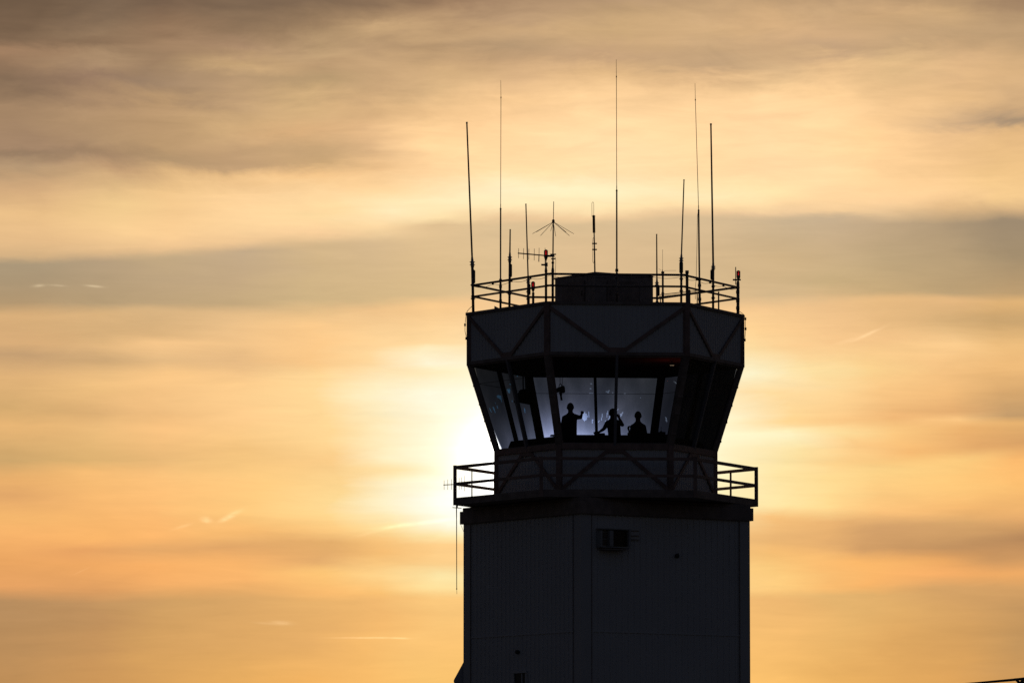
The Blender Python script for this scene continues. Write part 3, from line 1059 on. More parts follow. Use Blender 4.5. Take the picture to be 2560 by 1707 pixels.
# gooseneck lamp on the console left of the third person
b = 110
q = P(1575, 1089, yb(b))
t = thing('gooseneck_lamp', Vector((q.x, q.y, ZC - .14)), 'small gooseneck lamp with bent head left of the third person', 'lamp')
m = MB(); m.tube([Vector((q.x, q.y, ZC - .16)), q, P(1573.5, 1078, yb(b))], [.05, .045, .03], 12); m.box(q + Vector((-.02, 0, .0)), .1, .1, .16); m.build('base', M['black'], t, True)
m = MB(); m.tube([P(x, y, yb(b)) for x, y in ((1574, 1080), (1571.5, 1074), (1570.6, 1069), (1572, 1066.5), (1575, 1065.6))], [.022, .026, .03, .026, .02], 10); m.build('neck', M['black'], t, True)
m = MB(); m.tube([P(1574, 1066.2, yb(b)), P(1579, 1065.3, yb(b))], [.02, .026], 10); m.build('head', M['black'], t, True)
# drafting chair for the seated person


# ------------------------------------------------------------------ people
def human(name, label, loc, joints, facing, face_dir, hairlen, height_z):
    """joints: dict of local points (x to the right of the picture, y away from the camera, z up from the floor)"""
    J = {k: Vector(v) for k, v in joints.items() if not k.startswith('curl')}
    verts, edges, rad = [], [], []

    def v(p, r):
        verts.append(Vector(p)); rad.append(r); return len(verts) - 1

    def chain(i, pts):
        for p, r in pts:
            j = v(p, r); edges.append((i, j)); i = j
        return i
    pel = v(J['pelvis'], (.19, .125))
    up = chain(pel, [(J['pelvis'].lerp(J['chest'], .45), (.19, .12)), (J['chest'], (.195, .125)), (J['chest'].lerp(J['neck'], .5), (.125, .095))])
    nk = chain(up, [(J['neck'], (.075, .075)), (J['head'] - Vector((0, 0, .04)), (.066, .07))])
    for s in ('L', 'R'):
        chain(nk - 1, [(J['neck'].lerp(J['sh' + s], .5) - Vector((0, 0, .0)), (.062, .062)), (J['sh' + s], (.075, .075))])
        sh = chain(up, [(J['sh' + s], (.078, .078)), (J['sh' + s].lerp(J['el' + s], .4), (.066, .066)), (J['el' + s], (.05, .05)), (J['el' + s].lerp(J['wr' + s], .35), (.046, .046)), (J['wr' + s], (.031, .031))])
        d = (J['wr' + s] - J['el' + s]).normalized()
        hd = Vector(J.get('hd' + s, d)).normalized()
        side = hd.cross(Vector((0, 1, 0)) if abs(hd.y) < .8 else Vector((1, 0, 0))).normalized()
        nrm = side.cross(hd).normalized()
        pal = chain(sh, [(J['wr' + s] + hd * .045, (.036, .026)), (J['wr' + s] + hd * .085, (.038, .022))])
        curl = joints.get('curl' + s, .5)
        for i, (o, ln) in enumerate(((-.03, .068), (-.01, .078), (.01, .072), (.03, .056))):
            p0 = J['wr' + s] + hd * .09 + side * o
            p1 = p0 + (hd * math.cos(curl * .6) + nrm * math.sin(curl * .6)) * ln * .45
            p2 = p1 + (hd * math.cos(curl * 1.6) + nrm * math.sin(curl * 1.6)) * ln * .33
            p3 = p2 + (hd * math.cos(curl * 2.5) + nrm * math.sin(curl * 2.5)) * ln * .24
            chain(pal, [(p0, (.0105, .0105)), (p1, (.0098, .0098)), (p2, (.009, .009)), (p3, (.008, .008))])
        p0 = J['wr' + s] + hd * .035 + side * -.036
        chain(pal - 1, [(p0, (.014, .014)), (p0 + hd * .034 - side * .022 + nrm * .01, (.0115, .0115)), (p0 + hd * .06 - side * .026 + nrm * .02, (.0095, .0095))])
    for s in ('L', 'R'):
        chain(pel, [(J['hip' + s], (.098, .10)), (J['hip' + s].lerp(J['kn' + s], .5), (.082, .085)), (J['kn' + s], (.06, .06)), (J['kn' + s].lerp(J['an' + s], .3), (.058, .06)), (J['an' + s], (.042, .045)), (J['an' + s] + facing * .10 - Vector((0, 0, .05)), (.045, .034)), (J['an' + s] + facing * .18 - Vector((0, 0, .06)), (.042, .026))])
    bm = bmesh.new()
    ico = bmesh.new(); bmesh.ops.create_icosphere(ico, subdivisions=2, radius=1)
    iv = [w.co.copy() for w in ico.verts]; ifc = [[w.index for w in f.verts] for f in ico.faces]; ico.free()
    for a_, b_ in edges:
        p, q = verts[a_], verts[b_]
        n_ = max(2, int((q - p).length / (min(*rad[a_], *rad[b_]) * .3)) + 1)
        for t_ in range(n_ + 1):
            f_ = t_ / n_
            c = p.lerp(q, f_)
            rx = rad[a_][0] + (rad[b_][0] - rad[a_][0]) * f_; ry = rad[a_][1] + (rad[b_][1] - rad[a_][1]) * f_
            rz = min(rx, ry)
            vs_ = [bm.verts.new(c + Vector((w.x * rx, w.y * ry, w.z * rz))) for w in iv]
            for f in ifc: bm.faces.new([vs_[k] for k in f])
    o = bpy.data.objects.new(name, bpy.data.meshes.new(name))
    col.objects.link(o)
    # head: a shaped ellipsoid with brow, nose, lips, chin and ears
    fd = Vector(face_dir).normalized(); rt = fd.cross(Vector((0, 0, 1))).normalized(); upz = Vector((0, 0, 1))
    C = J['head']
    hb = bmesh.new()
    bmesh.ops.create_uvsphere(hb, u_segments=40, v_segments=28, radius=1)
    for w in hb.verts:
        x, y, z = w.co
        ex = .092 * (1 - .12 * max(0, -z) ** 1.5); ey = .106; ez = .130
        X, Y, Z = x * ex, y * ey, z * ez
        if z < 0: Y += .012 * (-z); X *= 1 - .16 * (-z)
        if y > .5:                          # face side
            gx = math.exp(-(X / .016) ** 2)
            nose = gx * math.exp(-((Z + .012) / .026) ** 2) * .026
            brow = math.exp(-((Z - .028) / .012) ** 2) * .006
            eyes = -.010 * (math.exp(-((abs(X) - .032) / .014) ** 2) * math.exp(-((Z - .008) / .011) ** 2))
            lips = .007 * math.exp(-(X / .024) ** 2) * (math.exp(-((Z + .056) / .007) ** 2) + math.exp(-((Z + .070) / .007) ** 2))
            chin = .010 * math.exp(-(X / .03) ** 2) * math.exp(-((Z + .10) / .018) ** 2)
            Y += nose + brow + eyes + lips + chin
        w.co = C + rt * X + fd * Y + upz * Z
    tmp = bpy.data.meshes.new('tmp'); hb.to_mesh(tmp); bm.from_mesh(tmp); hb.free()
    for s in (-1, 1):
        eb = bmesh.new()
        bmesh.ops.create_uvsphere(eb, u_segments=14, v_segments=10, radius=1)
        for w in eb.verts:
            x, y, z = w.co
            w.co = C + rt * (s * .092 + x * .013) + fd * (y * .02 - .008) + upz * (z * .032 - .004)
        t2 = bpy.data.meshes.new('tmp'); eb.to_mesh(t2); bm.from_mesh(t2); eb.free()
    o.modifiers.clear()
    out = bpy.data.meshes.new(name)
    bm.to_mesh(out); bm.free()
    o.data = out
    rm = o.modifiers.new('remesh', 'REMESH'); rm.mode = 'VOXEL'; rm.voxel_size = .008; rm.use_smooth_shade = True
    sm = o.modifiers.new('smooth', 'SMOOTH'); sm.factor = .5; sm.iterations = 3
    dg = bpy.context.evaluated_depsgraph_get()
    fin = bpy.data.meshes.new_from_object(o.evaluated_get(dg))
    o.modifiers.clear()
    o.data = fin
    fin.materials.clear()
    for k in ('shirt', 'trouser', 'skin'): fin.materials.append(M[k])
    belt = J['pelvis'].z + .06
    for p in fin.polygons:
        p.use_smooth = True
        c = p.center
        mi = 0 if c.z > belt else 1
        if c.z > J['neck'].z + .015 and (Vector((c.x, c.y, 0)) - Vector((J['neck'].x, J['neck'].y, 0))).length < .16: mi = 2
        for s in ('L', 'R'):
            a_, e_, w_ = J['sh' + s], J['el' + s], J['wr' + s]
            if min((c - e_.lerp(w_, t_)).length for t_ in (0, .2, .4, .6, .8, 1, 1.3, 1.6)) < .078 and (c - J['pelvis'].lerp(J['chest'], .4)).length > .19: mi = 2
        p.material_index = mi
    o.location = loc
    tag(o, label, 'person', 'people in the cab')
    # hair as a close cap
    hm = bmesh.new()
    bmesh.ops.create_uvsphere(hm, u_segments=40, v_segments=28, radius=1)
    kill = []
    for w in hm.verts:
        x, y, z = w.co
        line = -.15 + .75 * max(0, y) if y > 0 else -.15 - hairlen * (-y)
        if z < line: kill.append(w)
        n_ = random.random() * .003
        w.co = C + rt * (x * (.097 + n_)) + fd * (y * (.108 + n_)) + upz * (z * (.135 + n_) + .001)
    bmesh.ops.delete(hm, geom=kill, context='VERTS')
    hme = bpy.data.meshes.new('hair'); hm.to_mesh(hme); hm.free()
    hme.materials.append(M['hair'])
    for p in hme.polygons: p.use_smooth = True
    h = bpy.data.objects.new('hair', hme); col.objects.link(h); h.parent = o
    return o


HK = 1 / 529.0


def base_joints(cr, hipz=.93, lean=0.0):
    """standing figure with crown height cr"""
    hz = cr - .124
    nz = cr - .30
    return dict(head=(0, 0, hz), neck=(0.0, .0, nz), chest=(0, 0, nz - .17), pelvis=(0, 0, hipz), hipL=(-.1, 0, hipz - .06), hipR=(.1, 0, hipz - .06),
                knL=(-.11, .02, .50), knR=(.11, .02, .50), anL=(-.12, -.02, .08), anR=(.12, -.02, .08))


AWAY = Vector((0, 1, 0))
# 1: standing, arm out with raised fist
q = P(1426, 1007.6, yb(60))
j = base_joints(q.z - Z_FLOOR, .95)
nz = j['neck'][2]; hz = j['head'][2]
j.update(shL=(-.165, 0, nz - .115), elL=(-.235, .02, nz - .36), wrL=(-.205, .05, nz - .60), hdL=(.15, .3, -1), curlL=.9,
         shR=(.165, .01, nz - .085), elR=(.285, .10, hz - .265), wrR=(.318, .24, hz - .17), hdR=(.06, .35, .9), curlR=1.5)
human('person', 'man standing at the left with one arm out and fist raised', Vector((q.x, q.y, Z_FLOOR)), j, AWAY, (.12, 1, 0), .55, 0)
# 2: leaning on one hand, other hand at the mouth, head turned right
q = P(1531.5, 1021.7, yb(60))
j = base_joints(q.z - Z_FLOOR, .86)
nz = j['neck'][2]; hz = j['head'][2]
j['head'] = (.005, 0, hz); j['neck'] = (-.01, 0, nz); j['chest'] = (.03, 0, nz - .17); j['pelvis'] = (.06, -.02, .86); j['hipL'] = (-.04, -.02, .8); j['hipR'] = (.16, -.02, .8)
j.update(shL=(-.14, .02, nz - .10), elL=(-.245, .08, hz - .43), wrL=(-.375, .10, hz - .515), hdL=(-1, .1, -.22), curlL=.35,
         shR=(.18, .02, nz - .09), elR=(.275, .12, hz - .315), wrR=(.185, .16, hz - .12), hdR=(-.45, .05, .9), curlR=1.0)
human('person', 'person in the middle leaning on one hand with the other hand at the mouth', Vector((q.x, q.y, Z_FLOOR)), j, AWAY, (1, .35, 0), .5, 0)
# 3: sitting on a drafting chair, back to the camera
q = P(1595, 1028.8, yb(60))
cr = q.z - Z_FLOOR
j = base_joints(cr, cr - .84)
nz = j['neck'][2]; hz = j['head'][2]; hp = cr - .84
j.update(hipL=(-.1, .03, hp), hipR=(.1, .03, hp), knL=(-.13, .42, hp + .02), knR=(.13, .42, hp + .02), anL=(-.12, .40, .30), anR=(.12, .40, .30),
         shL=(-.145, 0, nz - .125), elL=(-.195, .08, nz - .36), wrL=(-.16, .30, nz - .42), hdL=(.1, 1, -.1), curlL=.6,
         shR=(.15, 0, nz - .125), elR=(.225, .08, nz - .36), wrR=(.2, .30, nz - .42), hdR=(-.1, 1, -.1), curlR=.6)
human('person', 'seated person at the right with rounded shoulders, back turned', Vector((q.x, q.y, Z_FLOOR)), j, AWAY, (-.1, 1, 0), .6, 0)
q3 = Vector((q.x, q.y, Z_FLOOR))
t = thing('drafting_chair', q3, 'tall swivel chair under the seated person', 'chair')
sz = hp - .12
m = MB(); m.box(q3 + Vector((0, .08, sz)), .46, .46, .07); m.build('seat', M['black'], t, bevel=.03)
m = MB(); m.box(q3 + Vector((0, -.17, sz + .28)), .36, .05, .28); m.bar(q3 + Vector((0, -.17, sz)), q3 + Vector((0, -.17, sz + .2)), .04); m.build('backrest', M['black'], t, bevel=.015)
m = MB(); m.tube([q3 + Vector((0, .08, .1)), q3 + Vector((0, .08, sz))], .03, 10); m.build('column', M['galv'], t)
for i in range(5):
    an = i * 2 * math.pi / 5
    m = MB(); c = q3 + Vector((0, .08, .1)); m.tube([c, c + Vector((.28 * math.cos(an), .28 * math.sin(an), -.05))], .02, 8)
    m.tube([c + Vector((.28 * math.cos(an), .28 * math.sin(an), -.02)), c + Vector((.28 * math.cos(an), .28 * math.sin(an), -.098))], .025, 8); m.build('leg', M['galv'], t)
m = MB()
an = [Vector((.2 * math.cos(i * math.pi / 8), .08 + .2 * math.sin(i * math.pi / 8), .28)) + q3 for i in range(17)]
m.tube(an, .012, 6); m.build('foot_ring', M['galv'], t)

# ------------------------------------------------------------------ slanting boom at the right edge
YB = 120.0
t = thing('lattice_boom', P(2385, 1713, YB), 'dark slanting steel boom end at the bottom right corner of the photo', 'boom')
m = MB(); m.tube([P(2385, 1711, YB), P(2441, 1706.5, YB), P(2530, 1698.5, YB), P(2560, 1695.5, YB), P(2720, 1680, YB)], [.02, .022, .026, .028, .04], 8); m.build('chord', M['black'], t)
m = MB(); m.tube([P(2543, 1706, YB), P(2720, 1705, YB)], .03, 8)
m.build('lower_chord', M['black'], t)
m = MB(); m.box(P(2540, 1697.5, YB), .05, .1, .05); m.build('bolt', M['galv'], t)
for x0, y0, x1, y1 in ((2541, 1699, 2549, 1706), (2549, 1706, 2566, 1694), (2566, 1694, 2584, 1706), (2584, 1706, 2605, 1688), (2605, 1688, 2630, 1706), (2630, 1706, 2660, 1678), (2660, 1678, 2700, 1705)):
    m = MB(); m.tube([P(x0, y0, YB), P(x1, y1, YB)], .028, 6); m.build('brace', M['black'], t)
m = MB()
q = P(2715, 1690, YB); m.bar(Vector((q.x, q.y, 0)), q + Vector((0, 0, .4)), .4); m.build('pillar', M['black'], t)

# ------------------------------------------------------------------ camera
cam = bpy.data.cameras.new('camera')
cam.sensor_width = 36
cam.lens = F / 2560 * 36
cam.clip_start = 1
cam.clip_end = 20000
co = bpy.data.objects.new('camera', cam)
col.objects.link(co)
co.location = CAM
co.rotation_euler = (math.pi / 2 + PITCH, 0, 0)
sc.camera = co

# ------------------------------------------------------------------ sun
SUN_PX, SUN_PY = 1425, 1150
s_az = math.atan((SUN_PX - 1280) / F)
s_el = PITCH - math.atan((SUN_PY - 853.5) / F)
sd = Vector((math.sin(s_az) * math.cos(s_el), math.cos(s_az) * math.cos(s_el), math.sin(s_el)))
L = bpy.data.lights.new('sun', 'SUN')
L.energy = 1.2
L.angle = R_(.6)
L.color = (1, .82, .58)
lo = bpy.data.objects.new('sun', L)
col.objects.link(lo)
lo.rotation_euler = (-sd).to_track_quat('-Z', 'Y').to_euler()
lo.location = (0, 0, 60)

# ------------------------------------------------------------------ sky
SKY = {   # columns of the cloud deck: position across, then height (0..1568 from the top), sRGB
    .02: '0 104 84 66,60 112 90 70,95 122 98 76,130 150 118 90,200 128 104 82,260 158 128 98,340 160 130 102,360 146 120 95,400 176 146 112,450 210 170 125,500 232 190 135,560 232 190 138,595 214 178 132,612 172 152 122,650 172 150 118,700 180 152 114,725 216 174 122,790 218 174 122,815 198 160 116,870 226 180 122,940 212 170 112,980 232 182 118,1060 206 166 108,1100 236 178 110,1140 226 168 106,1190 246 184 110,1240 246 178 106,1290 234 166 98,1350 232 164 100,1380 184 142 96,1450 184 140 92,1568 190 142 88',
    .156: '0 112 90 72,60 135 107 82,110 158 127 97,160 150 122 94,205 148 122 98,250 180 146 108,340 184 150 110,370 172 142 106,400 206 168 120,440 240 198 140,540 252 208 150,570 240 198 146,595 194 168 130,650 190 164 128,700 194 166 126,712 218 180 130,770 216 176 124,790 248 200 140,830 226 184 130,860 250 200 136,950 240 190 128,990 250 196 130,1060 232 184 120,1100 254 196 124,1160 252 192 118,1235 252 184 110,1262 228 168 104,1300 250 178 104,1340 248 178 106,1380 208 160 100,1480 212 160 96,1568 220 164 94',
    .3125: '0 126 102 80,60 150 122 92,120 188 156 116,150 174 142 106,180 170 142 104,235 206 170 122,260 200 164 118,300 212 170 122,345 190 156 114,380 200 164 118,400 242 196 138,450 255 216 160,500 255 220 162,540 250 208 156,565 212 182 138,650 208 180 136,685 206 178 132,745 250 202 140,800 254 206 146,830 252 202 138,860 255 216 152,1000 255 216 150,1060 252 206 138,1150 255 220 150,1215 255 206 132,1250 228 174 108,1290 230 174 110,1315 255 200 120,1360 250 188 112,1380 232 178 108,1480 230 174 104,1530 242 182 104,1568 240 178 98',
    .422: '0 146 116 90,40 170 138 104,80 190 156 116,105 176 144 108,150 200 164 120,190 206 170 124,250 230 188 136,300 250 206 150,400 254 212 158,460 255 232 184,500 255 226 172,520 224 192 146,600 218 188 142,680 216 186 138,700 250 204 144,790 255 218 160,800 255 236 188,840 255 244 210,855 255 236 188,900 255 250 222,1000 255 246 214,1090 255 246 212,1150 255 254 240,1200 255 250 225,1230 255 232 170,1250 254 206 136,1290 254 208 138,1320 255 232 168,1350 255 224 155,1375 250 200 125,1480 248 194 116,1568 250 196 112',
    .586: '0 178 146 112,25 182 150 112,61 196 162 118,94 190 156 116,123 186 152 116,164 222 182 132,225 248 206 152,328 254 216 164,390 255 220 168,439 255 236 190,484 255 228 176,504 240 204 156,517 216 188 146,574 222 190 146,680 222 190 146,720 255 208 150,800 255 236 190,900 255 250 225,1000 255 252 230,1150 255 255 245,1210 255 248 220,1250 254 206 136,1300 254 214 146,1350 255 222 152,1380 248 198 124,1568 252 198 112',
    .758: '0 180 148 112,40 196 160 118,80 206 168 124,110 190 156 118,150 200 166 124,200 236 196 144,240 252 210 156,330 252 210 158,400 254 212 160,440 255 226 170,465 255 218 164,490 236 200 154,505 200 176 142,600 210 180 136,680 212 182 138,710 244 200 144,760 255 212 150,800 255 222 162,860 255 246 205,900 255 220 160,970 255 214 146,1000 255 244 196,1030 255 228 164,1100 255 230 168,1160 255 232 168,1190 248 194 124,1235 232 180 116,1265 246 190 116,1300 254 206 128,1350 255 206 128,1375 238 184 114,1568 250 192 108',
    .859: '0 168 138 106,50 196 160 118,110 186 154 116,150 212 176 128,230 232 190 138,330 246 202 146,360 250 206 150,430 254 212 156,465 254 212 158,500 216 184 142,520 190 164 130,600 194 168 128,675 200 170 124,690 230 186 130,740 228 184 128,780 246 198 138,850 255 214 146,880 252 204 138,955 238 182 118,990 254 204 132,1040 248 188 116,1080 255 212 136,1180 248 192 122,1210 210 160 106,1265 212 160 104,1290 252 186 108,1340 250 182 106,1365 226 176 108,1450 224 170 100,1568 230 172 96',
    .98: '0 150 120 94,50 168 138 104,110 184 152 114,180 206 168 122,250 200 164 122,285 164 140 114,310 220 178 126,400 232 190 132,460 246 204 144,490 212 176 130,515 160 140 114,600 166 144 112,680 190 158 114,700 226 180 120,740 202 164 112,800 238 190 126,840 244 192 126,900 218 170 112,955 196 156 108,975 236 182 114,1020 214 160 102,1060 252 188 112,1120 252 192 114,1190 230 172 108,1240 182 136 92,1290 208 154 98,1320 240 172 102,1350 214 162 102,1400 196 150 96,1480 196 150 94,1568 206 154 92',
    .098: '0 112 92 74,40 124 100 78,80 140 114 88,105 132 106 82,150 166 136 104,195 142 114 92,250 170 138 104,330 176 144 108,360 160 130 100,390 186 150 112,430 210 172 126,480 240 202 142,540 248 206 148,580 232 192 142,605 182 158 126,660 182 158 124,700 184 158 120,720 218 178 126,780 214 174 122,800 230 186 130,830 204 166 118,860 236 190 130,890 242 194 130,950 222 176 118,985 236 188 124,1060 222 178 114,1085 248 190 118,1160 246 184 112,1240 252 184 108,1265 232 164 100,1300 240 170 100,1350 224 160 98,1385 192 146 96,1568 206 152 90',
    .234: '0 120 98 78,60 138 112 86,110 166 134 104,150 194 160 116,180 170 140 106,220 178 146 110,280 202 166 120,345 184 150 112,385 186 152 114,405 228 186 132,450 252 210 154,520 254 214 158,560 240 200 150,582 196 170 136,650 198 170 132,700 196 168 126,720 228 188 136,790 242 196 138,835 230 186 132,880 254 206 142,960 254 206 142,1030 244 196 128,1100 255 206 132,1180 255 204 128,1225 248 188 114,1255 224 166 104,1290 250 182 108,1330 252 184 110,1375 220 168 104,1480 222 168 100,1568 230 172 96',
    .367: '0 134 108 84,40 160 130 98,75 194 160 118,100 178 146 110,130 190 156 116,200 188 154 114,240 206 168 122,290 220 178 130,345 206 168 124,390 238 194 140,430 254 214 158,485 255 232 184,520 254 218 164,545 232 196 150,560 214 184 142,690 212 182 134,710 238 194 138,780 255 214 154,830 255 216 156,850 255 226 174,880 255 238 194,1000 255 236 188,1050 255 240 196,1080 255 228 168,1110 255 244 204,1160 255 242 200,1210 255 226 160,1240 248 196 124,1270 248 192 118,1320 255 212 140,1360 250 194 116,1380 240 184 112,1480 242 186 108,1568 248 188 106',
    .49: '0 160 130 100,40 178 146 112,60 190 156 116,102 176 146 112,140 196 160 120,180 208 170 126,225 232 190 138,290 250 206 152,350 252 210 156,400 255 218 164,440 255 236 192,475 255 230 180,500 236 200 154,520 216 188 146,560 220 190 146,670 222 192 146,700 246 202 148,790 255 224 172,860 255 246 215,1000 255 250 228,1150 255 255 245,1210 255 250 225,1235 255 230 170,1250 254 206 136,1290 254 210 142,1320 255 230 166,1350 255 224 156,1375 250 200 125,1480 250 196 116,1568 250 196 112',
    .684: '0 180 148 112,40 192 158 118,82 204 168 124,115 196 162 122,150 188 156 120,170 210 172 128,200 238 196 144,260 250 208 154,330 253 212 158,390 254 214 160,425 255 226 172,450 255 232 182,480 255 222 168,495 236 200 154,510 214 186 146,560 216 186 144,640 216 186 142,690 226 190 142,720 252 206 148,800 255 226 172,860 255 246 210,1000 255 246 205,1100 255 242 195,1180 255 236 180,1230 250 200 130,1300 254 210 138,1350 254 212 140,1378 244 190 118,1568 250 194 110',
    .809: '0 176 144 110,40 192 158 118,90 196 160 120,120 184 152 118,145 212 174 128,200 240 198 144,280 250 208 154,330 248 206 152,420 255 218 164,455 254 214 160,490 240 202 152,500 196 172 140,560 204 176 138,650 204 176 130,675 216 182 134,700 236 192 138,790 250 202 142,850 255 226 164,900 255 214 150,965 250 200 134,990 255 224 158,1020 252 202 134,1060 255 212 142,1100 255 220 148,1170 255 216 144,1200 232 178 114,1250 230 176 112,1275 252 192 116,1350 250 190 114,1365 228 180 112,1568 238 180 100',
    .926: '0 154 126 98,50 190 156 114,100 184 152 114,150 206 168 124,230 226 184 132,260 214 174 130,290 198 164 126,320 226 184 134,400 240 196 140,450 252 208 152,480 226 186 136,520 178 154 122,600 186 160 122,680 188 160 118,695 232 186 130,740 216 176 122,790 250 204 142,850 248 202 136,900 246 192 126,945 226 172 112,960 252 200 132,985 238 180 112,1030 230 172 108,1060 255 206 128,1120 255 202 124,1170 246 186 114,1200 214 164 106,1260 196 148 98,1290 236 170 100,1320 250 178 106,1350 214 164 104,1450 212 160 96,1568 222 164 92',
}
NISHITA = .0195

w = bpy.data.worlds.new('World')
sc.world = w
w.use_nodes = True
nt = w.node_tree
nt.nodes.clear()
ln = nt.links.new
def N(t, **kw):
    n = nt.nodes.new(t)
    for k, v_ in kw.items(): setattr(n, k, v_)
    return n


def math_(op, a, b=None, c=None, clamp=False):
    n = N('ShaderNodeMath', operation=op, use_clamp=clamp)
    for i, x in enumerate((a, b, c)):
        if x is None: continue
        if isinstance(x, (int, float)): n.inputs[i].default_value = x
        else: ln(x, n.inputs[i])
    return n.outputs[0]


def lin(c):
    c /= 255.0
    return c / 12.92 if c <= .04045 else ((c + .055) / 1.055) ** 2.4


tc = N('ShaderNodeTexCoord')
sp = N('ShaderNodeSeparateXYZ')
ln(tc.outputs['Generated'], sp.inputs[0])
x_, y_, z_ = sp.outputs
az = math_('ARCTAN2', x_, y_)
el = math_('ARCSINE', z_)
U = math_('MULTIPLY_ADD', az, F / 2560, .5)
V = math_('MULTIPLY_ADD', math_('SUBTRACT', el, PITCH), -F / 1707, .5)


def noise(su, sv, scale, detail, rough=.55, seed=0.0, dist=0.0):
    cb = N('ShaderNodeCombineXYZ')
    ln(math_('MULTIPLY', U, su), cb.inputs[0]); ln(math_('MULTIPLY', V, sv), cb.inputs[1])
    cb.inputs[2].default_value = seed
    n = N('ShaderNodeTexNoise')
    n.inputs['Scale'].default_value = scale
    n.inputs['Detail'].default_value = detail
    n.inputs['Roughness'].default_value = rough
    n.inputs['Distortion'].default_value = dist
    ln(cb.outputs[0], n.inputs['Vector'])
    return math_('SUBTRACT', n.outputs['Fac'], .5)


topm = N('ShaderNodeMapRange', interpolation_type='SMOOTHSTEP')      # rougher high in the sky
ln(V, topm.inputs[0]); topm.inputs[1].default_value = .16; topm.inputs[2].default_value = .36; topm.inputs[3].default_value = 1; topm.inputs[4].default_value = .0
top = topm.outputs[0]
n1 = noise(5, 11, 1.0, 6, .62, 1.3, .6)
n2 = noise(3.5, 8, 1.0, 5, .55, 7.7, .4)
amp = math_('MULTIPLY_ADD', top, .055, .017)
n4 = noise(11, 19, 1.0, 5, .6, 2.9, 1.2)
Vw = math_('ADD', V, math_('ADD', math_('MULTIPLY', n1, amp), math_('MULTIPLY', n4, math_('MULTIPLY_ADD', top, .035, .008))))
n3 = noise(1.6, 24, 1.0, 4, .55, 5.2, .3)
Uw = math_('ADD', U, math_('ADD', math_('MULTIPLY', n2, .12), math_('MULTIPLY', n3, .06)))
keys = sorted(SKY)
cur = None
for i, k in enumerate(keys):
    r = N('ShaderNodeValToRGB')
    r.color_ramp.interpolation = 'EASE' if False else 'LINEAR'
    st = [[float(q) for q in s.split()] for s in SKY[k].split(',')]
    while len(st) > 31:      # drop the stop its neighbours predict best
        er = []
        for q in range(1, len(st) - 1):
            a_, b_, c_ = st[q - 1], st[q], st[q + 1]
            f_ = (b_[0] - a_[0]) / (c_[0] - a_[0])
            er.append((sum(abs(a_[h] + (c_[h] - a_[h]) * f_ - b_[h]) for h in (1, 2, 3)), q))
        st.pop(min(er)[1])
    e = r.color_ramp.elements
    e[0].position = st[0][0] / 1568; e[1].position = st[-1][0] / 1568
    e[0].color = (*[lin(q) for q in st[0][1:]], 1); e[1].color = (*[lin(q) for q in st[-1][1:]], 1)
    for s_ in st[1:-1]:
        n = e.new(s_[0] / 1568); n.color = (*[lin(q) for q in s_[1:]], 1)
    ln(Vw, r.inputs[0])
    if cur is None:
        cur = r.outputs[0]
    else:
        mr = N('ShaderNodeMapRange', interpolation_type='LINEAR')
        ln(Uw, mr.inputs[0]); mr.inputs[1].default_value = keys[i - 1]; mr.inputs[2].default_value = k
        mx = N('ShaderNodeMix', data_type='RGBA')
        ln(mr.outputs[0], mx.inputs[0]); ln(cur, mx.inputs[6]); ln(r.outputs[0], mx.inputs[7])
        cur = mx.outputs[2]
# fine streaks and mottling in the cloud
st1 = noise(4, 20, 1.0, 5, .55, 3.1, .6)
st2 = noise(8, 22, 1.0, 6, .62, 9.4, 1.0)
st3 = noise(8, 46, 1.0, 5, .62, 6.6, 1.3)
gain = math_('ADD', math_('ADD', math_('MULTIPLY_ADD', top, .12, 1.0), math_('MULTIPLY', st3, math_('MULTIPLY_ADD', top, .02, .13))), math_('ADD', math_('MULTIPLY', st1, math_('MULTIPLY_ADD', top, .12, .13)), math_('MULTIPLY', st2, math_('MULTIPLY_ADD', top, .27, .11))))
vm = N('ShaderNodeVectorMath', operation='SCALE')
ln(cur, vm.inputs[0]); ln(gain, vm.inputs['Scale'])
cur = vm.outputs[0]


def blob(px, py, rx, ry, ang, nz=.0):
    """soft elongated patch, photograph pixels"""
    du = math_('MULTIPLY_ADD', U, 2560, -px); dv = math_('MULTIPLY_ADD', V, 1707, -py)
    c, s = math.cos(R_(ang)), math.sin(R_(ang))
    a = math_('ADD', math_('MULTIPLY', du, c / rx), math_('MULTIPLY', dv, s / rx))
    b = math_('ADD', math_('MULTIPLY', du, -s / ry), math_('MULTIPLY', dv, c / ry))
    r2 = math_('ADD', math_('MULTIPLY', a, a), math_('MULTIPLY', b, b))
    if nz: r2 = math_('ADD', r2, math_('MULTIPLY', wn, nz))
    return math_('POWER', 2.71828, math_('MULTIPLY', r2, -1.0))


wn = noise(60, 120, 1.0, 4, .6, 4.0)


def addcol(cur, fac, c):
    m_ = N('ShaderNodeMix', data_type='RGBA', blend_type='ADD')
    ln(fac, m_.inputs[0]); ln(cur, m_.inputs[6])
    m_.inputs[7].default_value = (*c, 1)
    m_.clamp_result = False
    return m_.outputs[2]


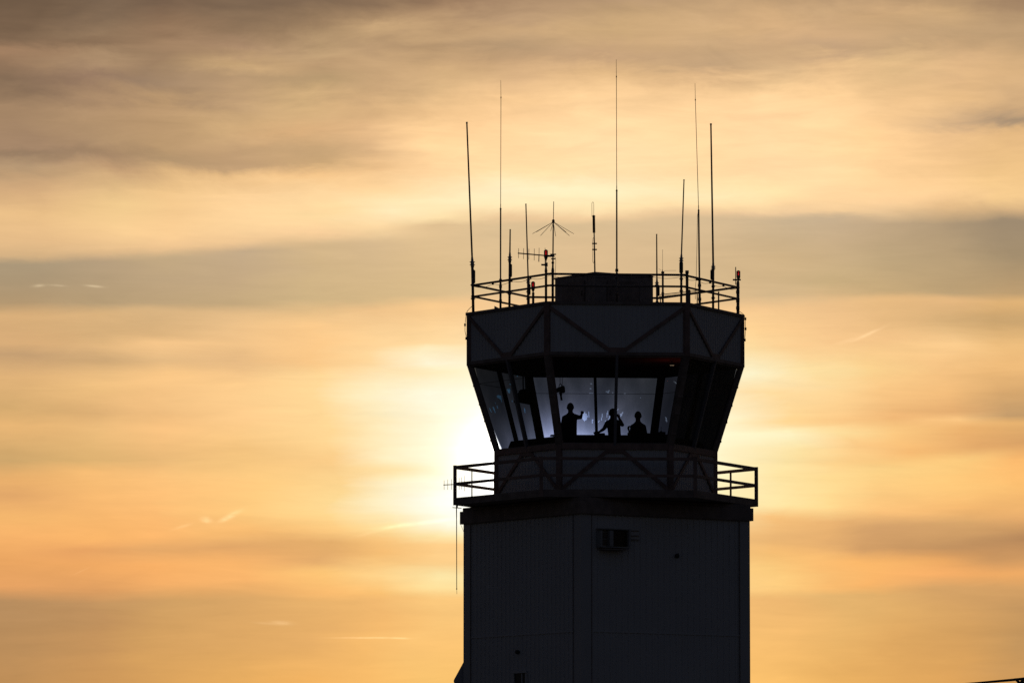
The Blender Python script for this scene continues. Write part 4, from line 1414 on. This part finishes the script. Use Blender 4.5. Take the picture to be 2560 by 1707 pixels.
for (px, py, rx, ry, an, k) in ((93, 719, 15, 3, -4, .24), (140, 718, 20, 2.2, 3, .16), (232, 719, 20, 2.6, 5, .20), (516, 1300, 13, 7, 8, .20), (574, 1291, 27, 6, -27, .22), (455, 1317, 22, 3.5, -17, .09), (705, 1556, 24, 5, 4, .14), (660, 1557, 30, 3, 5, .06), (920, 1593, 70, 1.7, 0, .22), (1000, 1594, 24, 1.8, 2, .15), (2175, 837, 34, 3.5, -24, .16), (2128, 852, 30, 5, -15, .07), (1060, 1306, 95, 5, -7, .22), (960, 1322, 60, 4, -15, .08), (205, 1428, 18, 1.5, -25, .05), (2000, 1075, 120, 5, -4, .05)):
    cur = addcol(cur, blob(px, py, rx, ry, an, 3.0), (k * .85, k * .72, k * .48))
# the hidden sun's glow through the cloud
for (rx, ry, k, c) in ((118, 74, 24.0, (1, .99, .97)), (205, 130, 1.8, (1, .95, .9))):
    cur = addcol(cur, blob(SUN_PX, SUN_PY, rx, ry, 0), (k * c[0], k * c[1], k * c[2]))

sky = N('ShaderNodeTexSky', sky_type='NISHITA')
sky.sun_disc = False
sky.sun_elevation = s_el
sky.sun_rotation = s_az
sky.altitude = 0
sky.air_density = 1.0
sky.dust_density = 1.5
sky.ozone_density = 1.0
sv = N('ShaderNodeVectorMath', operation='SCALE')
tn = N('ShaderNodeVectorMath', operation='MULTIPLY')      # tint added to the unseen eastern sky to tone the facade
ln(sky.outputs[0], tn.inputs[0]); tn.inputs[1].default_value = (1.06, .97, 1.37)
ln(tn.outputs[0], sv.inputs[0]); sv.inputs['Scale'].default_value = NISHITA
# the sunset cloud bank fills the western part of the sky only
dp = N('ShaderNodeVectorMath', operation='DOT_PRODUCT')
ln(tc.outputs['Generated'], dp.inputs[0]); dp.inputs[1].default_value = (0, CP, SP)
ang = math_('ARCCOSINE', dp.outputs['Value'])
mk = N('ShaderNodeMapRange', interpolation_type='SMOOTHSTEP')
ln(ang, mk.inputs[0]); mk.inputs[1].default_value = R_(7); mk.inputs[2].default_value = R_(34); mk.inputs[3].default_value = 1; mk.inputs[4].default_value = 0
fx = N('ShaderNodeMix', data_type='RGBA')
ln(mk.outputs[0], fx.inputs[0]); ln(sv.outputs[0], fx.inputs[6]); ln(cur, fx.inputs[7])
bg = N('ShaderNodeBackground')
ln(fx.outputs[2], bg.inputs['Color'])
bg.inputs['Strength'].default_value = 1.0
ow = N('ShaderNodeOutputWorld')
ln(bg.outputs[0], ow.inputs['Surface'])

# ------------------------------------------------------------------ render settings
sc.view_settings.view_transform = 'Standard'
sc.view_settings.look = 'None'
sc.view_settings.exposure = 0
sc.view_settings.gamma = 1
sc.cycles.transparent_max_bounces = 24
sc.cycles.max_bounces = 8
sc.cycles.sample_clamp_direct = 4
sc.cycles.sample_clamp_indirect = 1
sc.cycles.use_denoising = False
sc.cycles.min_transparent_bounces = 24
sc.cycles.min_light_bounces = 4
